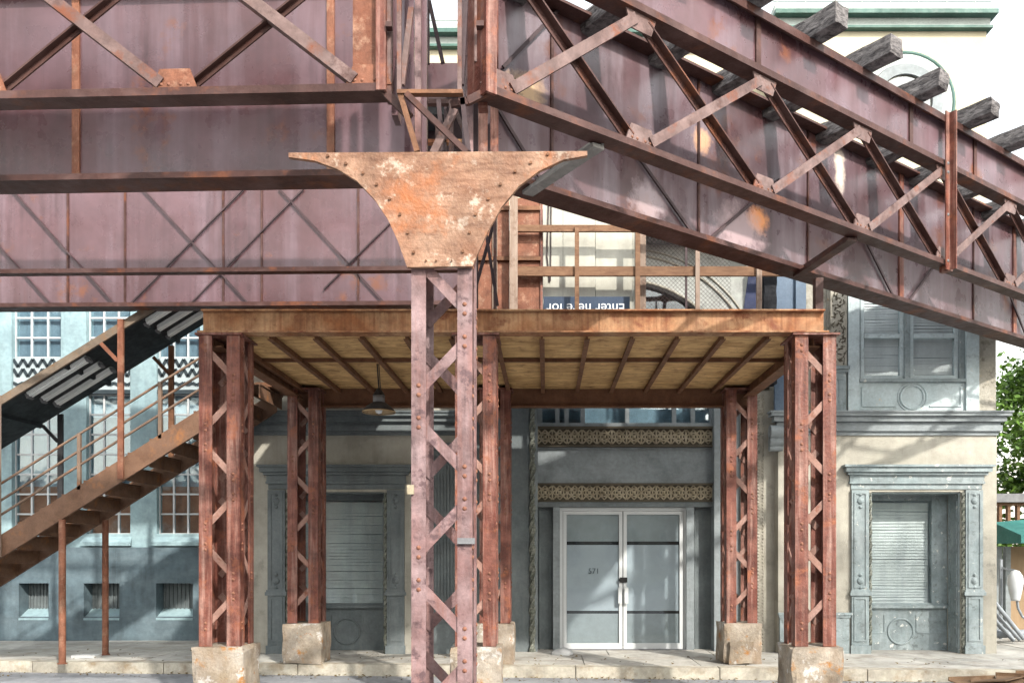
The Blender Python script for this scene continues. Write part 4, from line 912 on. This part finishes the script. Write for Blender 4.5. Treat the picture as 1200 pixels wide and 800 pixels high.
# columns
proto = thing('platform_column', 'rust red lattice column at the front left corner of the platform', 'column', (0, 0, 0), 'lattice columns carrying the platform')
ZP = .68
lattice_column(proto, 0, 0, .405, .40, ZP + .002, zb0 - .022, .13, .014, 'rust_red', .49, phase=.12, bar_w=.062, rr_=.017, lace='lacing_pink')
cols = [((-3.225, 8.62), 'front left corner of the platform', 'concrete footing under the front left platform column, beside the stairs'),
        ((ux(559, YP0 + .2), 8.62), 'middle of the platform front, just behind the pink column', 'concrete footing just right of the pink column, front row'),
        ((2.66, 8.62), 'front right corner of the platform', 'concrete footing at the front right corner, one dark side'),
        ((-3.20, 11.42), 'rear left corner of the platform, before the blinded window', 'concrete footing at the rear left corner, on the sidewalk'),
        ((ux(581, 11.42), 11.42), 'rear middle of the platform, left of the doors', 'concrete footing at the rear middle, left of the doors'),
        ((2.575, 11.42), 'rear right corner of the platform, right of the doors', 'broken concrete footing at the rear right, with a white patch')]
for i, ((x, y), lab, flab) in enumerate(cols):
    c = proto if i == 0 else copy_tree(proto)
    c.location = (x, y, 0); c['label'] = 'rust red lattice column at the ' + lab
    if i >= 3:
        for ch in c.children:
            pass
    f = MB(); wd = .255; f.rough(x - wd, x + wd, y - wd, y + wd, 0 if i < 3 else .15, ZP, .05, .009, 4, seed=20 + i, chip=.035)
    tag(f.build('concrete_block', 'concrete_block'), flab, 'footing', 'concrete footings under the platform columns')
# leaning slab piece at the rear right footing
f = MB(); f.rough(2.575 - .20, 2.575 + .12, 11.10, 11.155, .152, .46, .05, .008, 5, 3, chip=.03); tag(f.build('concrete_slab', 'concrete_block'), 'broken concrete slab leaning on the rear right footing', 'slab')
# pendant lamp
LX, LY = ux(444, 10), 10.0; lz = vz(487, LY)
lamp = thing('pendant_lamp', 'black barn lamp hanging under the platform left of the pink column', 'lamp', (LX, LY, lz))
m = MB(); m.lathe([(.19, .045), (.186, .06), (.15, .105), (.085, .15), (.075, .155)], (LX, LY, lz), 24); m.build('shade', 'lamp_shade', lamp)
m = MB(); m.lathe([(.185, .050), (.14, .10), (.07, .14), (.0, .142)], (LX, LY, lz), 24); m.build('shade_lining', 'lamp_inside', lamp)
m = MB(); m.lathe([(.192, .036), (.196, .044), (.192, .052), (.186, .044), (.192, .036)], (LX, LY, lz), 24); m.build('rim', 'lamp_inside', lamp)
m = MB(); m.lathe([(.0, .142), (.07, .142), (.07, .235), (.0, .236)], (LX, LY, lz), 16); m.build('collar', 'grey_cap', lamp)
m = MB(); m.lathe([(.072, .237), (.055, .27), (.02, .32), (.0, .321)], (LX, LY, lz), 14); m.build('cap', 'lamp_shade', lamp)
m = MB(); m.cyl((LX, LY, lz + .32), (LX - .03, LY, zt_ - .05), .009, 6); m.cyl((LX + .02, LY, lz + .30), (LX - .01, LY, zt_ - .05), .006, 6); m.build('cord', 'lamp_shade', lamp)
m = MB(); m.lathe([(.0, .02), (.035, .035), (.045, .07), (.025, .11), (.02, .14)], (LX, LY, lz), 12); m.build('bulb', 'sign_white', lamp)

# --- fence at the back of the platform
YR = 11.46
fence = thing('platform_fence', 'rough timber fence frame standing along the back edge of the platform', 'fence', (1, YR, zt_))
for u, wpx, mat, ztop in ((602, 9.5, 'post_wood', vz(228, YR)), (676, 5, 'rail_wood', vz(266, YR)), (747, 5.5, 'rail_wood', vz(266, YR)), (817, 5, 'post_wood', 6.1), (889, 6, 'post_wood', 6.1)):
    MB().box(ux(u - wpx / 2, YR), ux(u + wpx / 2, YR), YR - .045, YR - .001, zt_, ztop).build('post', mat, fence)
MB().uv(607, 960, 312, 323, YR, .045).build('rail', 'rail_wood', fence)
MB().uv(607, 960, 263.5, 271, YR, .045).build('rail', 'rail_wood', fence)
m = MB(); x0, x1, z0, z1 = ux(757, YR), ux(858, YR), vz(345, YR) - .9, vz(275, YR)
st_ = .058; n = int((x1 - x0 + z1 - z0) / st_)
for k in range(n):
    for s_ in (1, -1):
        c0 = k * st_
        a0 = max(0, c0 - (z1 - z0)); a1 = min(x1 - x0, c0)
        if a1 <= a0: continue
        pa = (a0, c0 - a0); pb_ = (a1, c0 - a1)
        if s_ > 0: m.bar((x0 + pa[0], YR + .06, z0 + pa[1]), (x0 + pb_[0], YR + .06, z0 + pb_[1]), .0036, .0036)
        else: m.bar((x1 - pa[0], YR + .065, z0 + pa[1]), (x1 - pb_[0], YR + .065, z0 + pb_[1]), .0036, .0036)
m.build('wire_mesh', 'rod_steel', fence, 'stuff')
MB().uv(803, 805.5, 270, 362, YR + .02, .03).build('mesh_post', 'rod_steel', fence)
# dark corner post
tag(MB().uv(956, 965, 325, 362.5, 8.55, .10).build('corner_post', 'chord_steel'), 'short dark steel post on the right end of the platform', 'post')
# rusty sheet panels beside the fence
rp = thing('rusty_partition', 'orange rusty sheet partition standing on the platform behind the bracket', 'partition', (-.5, 11.6, zt_))
for (u0, u1) in ((553, 577), (583, 596.5), (597.5, 633)):
    for (v0, v1) in ((232, 300), (305, 440)):
        MB().uv(u0, u1, v0, v1, 11.6, .02).build('sheet', 'rust_plate', rp)
MB().uv(553, 633.5, 300.3, 304.7, 11.55, .10).build('ledge', 'brown_rust', rp); MB().uv(577.2, 582.8, 232, 440, 11.57, .06).build('post', 'post_wood', rp); MB().uv(633.2, 636, 232, 440, 11.57, .06).build('post', 'rust_red', rp)
MB().uv(583, 633, 241, 246, 11.56, .03).build('rail', 'brown_rust', rp)
# white sheets
ws = thing('white_screen', 'tall white translucent sheets standing behind the platform fence', 'screen', (.7, 11.75, zt_))
YWS = 11.74
for u0, u1 in ((636.5, 659.5), (660, 697.5), (698, 741.5), (742, 754)): MB().uv(u0, u1, 205, 440, YWS + (.03 if u0 > 690 else 0), .015).build('sheet', 'white_sheet', ws)
MB().uv(747, 757, 255, 440, YWS - .03, .025).build('edge_strip', 'post_wood', ws)
m = MB()
for u0, v0, u1, v1 in ((643, 238, 641, 300), (641, 300, 644, 330), (646, 238, 645, 330)): m.cyl((ux(u0, YWS), YWS - .02, vz(v0, YWS)), (ux(u1, YWS), YWS - .02, vz(v1, YWS)), .008, 6)
m.build('hanging_cable', 'rod_steel', ws)
# upside-down sign
YSg = 11.64
sg = thing('notice_sign', 'blue notice sign with white lettering, standing upside down behind the fence', 'sign', (ux(687, YSg), YSg, vz(430, YSg)))
MB().uv(637, 738, 347.5, 430, YSg, .015).build('board', 'sign_blue', sg)
me = text_mesh('Enter here for', .185, .001); me.materials.clear(); me.materials.append(M['sign_white']); me.transform(Matrix.Rotation(R(90), 4, 'X')); me.transform(Matrix.Rotation(R(180), 4, 'Y'))
place('lettering', me, sg, (ux(686.5, YSg), YSg - .002, vz(360.5, YSg)))
# things stored at the right end
YQ = 12.2
bn = MB()
for k in range(3): bn.bar((ux(868 + k * 5, YQ), YQ, vz(362, YQ) - .5), (ux(880 + k * 5, YQ), YQ, vz(318, YQ)), .06, .02)
tag(bn.build('banner_roll', 'banner_blue'), 'dark blue striped banner leaning behind the platform fence', 'banner')
m = MB(); m.rough(ux(893, YQ), ux(908, YQ), YQ - .1, YQ + .1, 4.0, vz(325, YQ), .06, .03, 5, 8); tag(m.build('hanging_coat', 'black_cloth'), 'black cloth bundle hanging at the right end of the fence', 'cloth')

# ================================================================== STAIRCASE
S0, S1 = 11.2, 12.25
SL = .63
def szf(X): return vz(480, S0) + SL * (X - ux(233, S0))       # top edge of the stringer
Xt, Xb = -3.85, -9.1
stair = thing('staircase', 'rusty steel staircase climbing from lower left up to the platform', 'staircase', (-6, 11.7, .15))
SD = .30
for y0 in (S0, S1 - .05):
    m = MB()
    m.prism([(Xb, szf(Xb)), (Xt, szf(Xt)), (Xt, szf(Xt) - SD), (Xb, szf(Xb) - SD)], y0, y0 + .014)
    m.prism([(Xb, szf(Xb)), (Xt, szf(Xt)), (Xt, szf(Xt) - .014), (Xb, szf(Xb) - .014)], y0 + .0145, y0 + .05); m.prism([(Xb, szf(Xb) - SD + .014), (Xt, szf(Xt) - SD + .014), (Xt, szf(Xt) - SD), (Xb, szf(Xb) - SD)], y0 + .0145, y0 + .05)
    m.build('stringer', 'stair_rust', stair)
run = .29
x = Xb + .1
while x < Xt - .2:
    zt0 = szf(x + run) - .13
    m = MB(); m.box(x, x + run + .02, S0 + .052, S1 - .052, zt0 - .02, zt0); m.box(x, x + .03, S0 + .052, S1 - .052, zt0 - .06, zt0 - .0205); m.box(x + run - .01, x + run + .005, S0 + .053, S1 - .053, zt0 - .19, zt0 - .0205)
    m.build('tread', 'stair_rust', stair); x += run
def rail_pair(y, front):
    for dz in (.27, .46, .68):
        m = MB(); m.cyl((Xb, y, szf(Xb) + dz), (Xt - .1, y, szf(Xt - .1) + dz), .017, 8); m.build('handrail' if dz > .6 else 'rail', 'handrail_brown', stair)
    for u in (187, 92, -5, 280):
        X = ux(u, S0); MB().box(X - .022, X + .022, y - .02, y + .02, szf(X) - .05, szf(X) + .69).build('baluster', 'handrail_brown', stair)
rail_pair(S0 + .02, True)
for (u, Y_, r_) in ((73, S0 + .03, .045), (123.5, S1 - .03, .045), (-60, S0 + .03, .045)):
    X = ux(u, Y_); m = MB(); m.cyl((X, Y_, .148), (X, Y_, szf(X) - SD + .004), r_, 10); m.cyl((X, Y_, .148), (X, Y_, .16), r_ + .02, 10); m.build('prop_post', 'rust_plate', stair)
# roof over the stairs
zr_f = lambda X: vz(472, S0) + .617 * (X - ux(0, S0))
roof = thing('stair_roof', 'black pitched roof sheltering the staircase on rusty posts', 'roof', (-6, 11.7, 3))
XR0, XR1 = -8.6, -4.36
seams = [XR0, -7.35, -6.35, -5.35, XR1]
for a, b in zip(seams, seams[1:]):
    m = MB(); a_, b_ = a + .004, b - .004
    m.add([(a_, S0 + .02, zr_f(a_)), (b_, S0 + .02, zr_f(b_)), (b_, S1 + .15, zr_f(b_)), (a_, S1 + .15, zr_f(a_)), (a_, S0 + .02, zr_f(a_) + .03), (b_, S0 + .02, zr_f(b_) + .03), (b_, S1 + .15, zr_f(b_) + .03), (a_, S1 + .15, zr_f(a_) + .03)], [(0, 3, 2, 1), (4, 5, 6, 7), (0, 1, 5, 4), (1, 2, 6, 5), (2, 3, 7, 6), (3, 0, 4, 7)])
    m.build('roof_panel', 'roof_black', roof)
    MB().add([(a_, S0 + .02, zr_f(a_) - .05), (a_ + .03, S0 + .02, zr_f(a_ + .03) - .05), (a_ + .03, S1 + .15, zr_f(a_ + .03) - .05), (a_, S1 + .15, zr_f(a_) - .05), (a_, S0 + .02, zr_f(a_) - .001), (a_ + .03, S0 + .02, zr_f(a_ + .03) - .001), (a_ + .03, S1 + .15, zr_f(a_ + .03) - .001), (a_, S1 + .15, zr_f(a_) - .001)], [(0, 3, 2, 1), (4, 5, 6, 7), (0, 1, 5, 4), (1, 2, 6, 5), (2, 3, 7, 6), (3, 0, 4, 7)]).build('rafter', 'roof_black', roof)
MB().prism([(XR0, zr_f(XR0) - .04), (XR1, zr_f(XR1) - .04), (XR1, zr_f(XR1) + .075), (XR0, zr_f(XR0) + .075)], S0 - .02, S0 + .018).build('fascia', 'fascia_wood', roof)
for u, Y_, mat in ((143, S0 - .01, 'rust_plate'), (-1, S0 - .01, 'post_wood'), (200, S1 + .06, 'brown_rust'), (70, S1 + .06, 'lamp_shade')):
    X = ux(u, Y_); front = Y_ < 11.5
    yy = Y_ - .052 if front else Y_
    MB().box(X - .036, X + .036, yy, yy + .04, szf(X) - .28 if front else szf(X) + .0, zr_f(X) - .045 + (.14 if front else -.01)).build('post', mat, roof)
    MB().bar((X - .04, yy + .02, zr_f(X) - .45), (X - .26, yy + .02, zr_f(X - .26) - .06), .045, .03).build('knee_brace', mat, roof)
# fluorescent battens under the roof
names = ['lower group nearest the street', 'lower group, middle', 'lower group nearest the wall', 'upper group nearest the street', 'upper group, middle', 'upper group nearest the wall']
k = 0
for (ua, ub) in ((30, 100), (168, 228)):
    for j, yy in enumerate((S0 + .18, S0 + .50, S0 + .82)):
        Y_ = yy; sh = (0, 0, 0)[j]
        X0_, X1_ = ux(ua, S0 + .1) , ux(ub, S0 + .1)
        lt = thing('fluorescent_light', f'unlit fluorescent batten under the stair roof, {names[k]}', 'light', ((X0_ + X1_) / 2, Y_, zr_f(X0_)), 'fluorescent lights under the stair roof')
        if k % 3 == 0: hw = .06
        else: hw = .05
        def P_(X, dz): return (X, Y_, zr_f(X) + dz)
        m = MB(); m.bar(P_(X0_, -.02), P_(X1_, -.02), hw * 2, .03, (0, -.0, 1)); m.build('housing', 'lamp_tube', lt)
        for dy in (-.028, .028):
            a = Vector(P_(X0_ + .02, -.055)) + Vector((0, dy, 0)); b = Vector(P_(X1_ - .02, -.055)) + Vector((0, dy, 0)); MB().cyl(a, b, .019, 8).build('tube', 'lamp_tube', lt)
        for X in (X0_, X1_): MB().bar(P_(X - .015, -.05), P_(X + .015, -.05), hw * 2, .07, (0, 0, 1)).build('end_cap', 'grey_cap', lt)
        k += 1

# ================================================================== RIGHT EDGE: SHED, TREE, PIPES
YH = 15.2
sh = thing('plywood_shed', 'plywood shed with teal awning right of the building', 'shed', (10, YH, .0))
MB().box(ux(1184, YH), 13, YH, YH + .05, .12, vz(640, YH)).build('wall', 'plywood_tan', sh)
MB().box(ux(1163, YH), ux(1171, YH), YH - .1, YH + .0, .12, vz(640, YH)).box(ux(1175, YH), ux(1181, YH), YH - .1, YH, .12, vz(640, YH)).build('post', 'slate_trim', sh)
a = MB(); x0, x1 = ux(1160, YH), 13.2
a.add([(x0, YH - .1, vz(612, YH)), (x1, YH - .1, vz(600, YH) + .3), (x1, YH - 1.0, vz(628, YH)), (x0, YH - 1.0, vz(628, YH)), (x0, YH - 1.0, vz(640, YH) + .05), (x1, YH - 1.0, vz(640, YH) + .05), (x0, YH - .1, vz(640, YH) + .05), (x1, YH - .1, vz(640, YH) + .05)], [(0, 1, 2, 3), (3, 2, 5, 4), (0, 3, 4, 6), (4, 5, 7, 6)]); a.build('awning', 'awning_teal', sh)
m = MB()
for u in (1171, 1181, 1192, 1206): m.uv(u, u + 3.5, 592, 612, YH, .08)
m.uv(1165, 1230, 588, 592, YH, .08); m.build('roof_stud', 'rail_wood', sh)
MB().uv(1166, 1230, 578, 588, YH - .1, .5).build('gutter', 'grey_cap', sh)
YP_ = 14.3
fx = thing('hooded_fixture', 'white bulb shaped fixture on a curved grey hose beside the plywood shed', 'fixture', (ux(1192, YP_), YP_, .15))
m = MB(); zf_ = vz(705, YP_); m.lathe([(.0, .62), (.06, .60), (.11, .52), (.125, .42), (.10, .26), (.075, .14), (.07, .10), (.0, .10)], (ux(1190, YP_), YP_, zf_ - .08), 16); m.build('hood', 'fixture_white', fx)
m = MB(); pp = [(1192, 703), (1193, 712), (1198, 722), (1208, 728), (1222, 728)]
for p_, q_ in zip(pp, pp[1:]): m.cyl((ux(p_[0], YP_), YP_, vz(p_[1], YP_)), (ux(q_[0], YP_), YP_, vz(q_[1], YP_)), .022, 8)
m.build('hose', 'pipe_grey', fx)
m = MB(); m.cyl((ux(1180, YP_), YP_ + .2, .148), (ux(1180, YP_), YP_ + .2, vz(655, YP_)), .03, 8); m.bar((ux(1180, YP_), YP_ + .2, vz(665, YP_)), (ux(1189, YP_), YP_, vz(668, YP_)), .03, .03); m.build('stand', 'pipe_grey', fx)
for i, (u0, v0, u1, v1, r_) in enumerate(((1166, 706, 1200, 748, .035), (1164, 716, 1195, 749, .03), (1166, 727, 1188, 750, .035), (1160, 742, 1260, 742, .07))):
    m = MB(); Yq = 13.6 + .12 * i; m.cyl((ux(u0, Yq), Yq, vz(v0, Yq)), (ux(u1, Yq), Yq, max(.15 + r_, vz(v1, Yq))), r_, 12)
    tag(m.build('grey_pipe', 'pipe_grey'), ['topmost slanting grey pipe', 'second slanting grey pipe', 'lowest slanting grey pipe', 'thick grey pipe lying flat on the ground'][i] + ' at the right edge, below the shed', 'pipe', 'grey pipes by the shed')
def tree(loc, H, rad, n, seed, lab, leaf=.13, clumps=46, spread=.34):
    rr = random.Random(seed); root = thing('leafy_tree', lab, 'tree', loc); x, y, z0 = loc
    m = MB(); m.cyl((x, y, z0), (x + .1, y, z0 + H * .5), .2, 10, .12)
    tips = []
    for k in range(9):
        a = rr.uniform(0, 6.28); b = Vector((x + .1, y, z0 + H * rr.uniform(.3, .5))); e = Vector((x + math.cos(a) * rad * .75, y + math.sin(a) * rad * .75, z0 + H * rr.uniform(.5, .95)))
        m.cyl(b, e, .07, 6, .02); tips.append(e)
        for _ in range(2):
            e2 = e + Vector((rr.uniform(-1, 1), rr.uniform(-1, 1), rr.uniform(-.7, .7))) * rad * .4; m.cyl(b.lerp(e, .6), e2, .03, 5, .01); tips.append(e2)
    m.build('trunk', 'bark', root)
    tips += [Vector((x + rr.gauss(0, rad * .45), y + rr.gauss(0, rad * .45), z0 + H * rr.uniform(.22, 1))) for _ in range(clumps)]
    c = MB()
    for _ in range(n):
        t_ = rr.choice(tips); p_ = t_ + Vector((rr.gauss(0, spread), rr.gauss(0, spread), rr.gauss(0, spread * .8)))
        if p_.z < z0 + .5: continue
        d = Vector((rr.uniform(-1, 1), rr.uniform(-1, 1), rr.uniform(-.8, .3))).normalized(); s2 = d.cross(Vector((rr.uniform(-1, 1), rr.uniform(-1, 1), rr.uniform(-1, 1)))).normalized()
        L = leaf * rr.uniform(.5, 1.5)
        c.add([p_, p_ + d * L * .5 + s2 * L * .32, p_ + d * L, p_ + d * L * .5 - s2 * L * .32], [(0, 1, 2, 3)])
    c.build('crown', 'leaf_green', root)
tree((12.3, 18.5, 0), 6.8, 2.1, 60000, 4, 'leafy green tree behind the shed at the right edge')
tree((11.6, 2.2, 0), 11.5, 2.6, 2600, 8, 'tall sparse street tree whose branches shade the right facade', .16, 40, .30)
# ================================================================== ACROSS THE STREET (seen in the window glass)
paint('brick_red', (.42, .17, .10), (.54, .25, .15), rough=.85, sc=4, bump=.3)
def block(name, lab, x0, x1, y, h, mat, n, floors):
    root = thing(name, lab, 'building', ((x0 + x1) / 2, y - 3, 0))
    MB().box(x0, x1, y - 8, y, 0, h).build('wall', mat, root); MB().box(x0 - .2, x1 + .2, y - 8, y + .25, h + .001, h + .4).build('parapet', 'slate_trim', root)
    for f_ in range(floors):
        for k in range(n):
            x = x0 + (k + .5) * (x1 - x0) / n; z = 1.0 + f_ * 3.1
            wn = MB().box(x - .75, x - .66, y + .001, y + .08, z, z + 1.9).box(x + .66, x + .75, y + .001, y + .08, z, z + 1.9).box(x - .66, x + .66, y + .001, y + .08, z + 1.81, z + 1.9).box(x - .66, x + .66, y + .001, y + .1, z, z + .09).build('window', 'white_frame', root)
            MB().box(x - .66, x + .66, y + .01, y + .03, z + .09, z + 1.81).build('pane', 'interior_dark', wn)
block('brick_building', 'low red brick building across the street, mirrored in the left windows', -38, -7.5, -14, 5.0, 'brick_red', 11, 1)
block('pale_building', 'pale two storey building across the street, mirrored in the right windows', -3.5, 34, -17, 6.8, 'cream_stucco', 13, 2)
# ================================================================== SMALL LITTER
m = MB(); m.lathe([(.17, 0), (.16, .04), (.10, .075), (.0, .085)], (ux(659, 12.3), 12.3, .15), 12)
for i, v_ in enumerate(m.v): m.v[i] = v_ + noise.noise_vector(v_ * 9) * .025
for i, v_ in enumerate(m.v): m.v[i] = Vector((v_.x, v_.y, max(v_.z, .149)))
tag(m.build('white_rag', 'rag_white'), 'crumpled white rag lying at the foot of the left door', 'rag')
m = MB(); m.rough(ux(88, 11.9), ux(115, 11.9), 11.8, 12.0, .15, .19, .05, .012, 6, 2); tag(m.build('white_board', 'rag_white'), 'flat white scrap lying on the sidewalk under the stairs', 'scrap')
cb = thing('cardboard_heap', 'flattened brown cardboard heap in the gutter at the lower right', 'cardboard', (5.2, 10.0, 0))
rr = random.Random(9)
for i, (x, y, a, t_) in enumerate(((5.25, 10.25, .2, .10), (5.75, 10.2, -.4, .2), (5.5, 10.35, .7, -.16), (6.1, 10.3, .1, .12))):
    m = MB(); m.box(-.32, .32, -.2, .2, 0, .012); m.box(-.32, .32, .2, .212, 0, .05)
    R_ = Matrix.Translation((x, y, (.03 + .02 * i))) @ Matrix.Rotation(a, 4, 'Z') @ Matrix.Rotation(t_, 4, 'X')
    m.v = [R_ @ v_ for v_ in m.v]; m.build('cardboard_sheet', 'cardboard', cb)
lt = MB()
for _ in range(900):
    x = rr.uniform(-9, 8); y = kerb_y(x) - abs(rr.gauss(0, .18)) - .02; a = rr.uniform(0, 6.28); L = rr.uniform(.02, .05); z = .004 + rr.uniform(0, .02)
    if rr.random() < .18: y = kerb_y(x) + rr.uniform(.1, 1.2); z += .148
    lt.add([(x, y, z), (x + math.cos(a) * L, y + math.sin(a) * L, z + rr.uniform(0, .02)), (x + math.cos(a + 1) * L, y + math.sin(a + 1) * L, z + rr.uniform(0, .02))], [(0, 1, 2)])
o = lt.build('fallen_leaves', 'leaf_litter', None, 'stuff'); o['label'] = 'dry fallen leaves scattered along the gutter and sidewalk'; o['category'] = 'leaves'
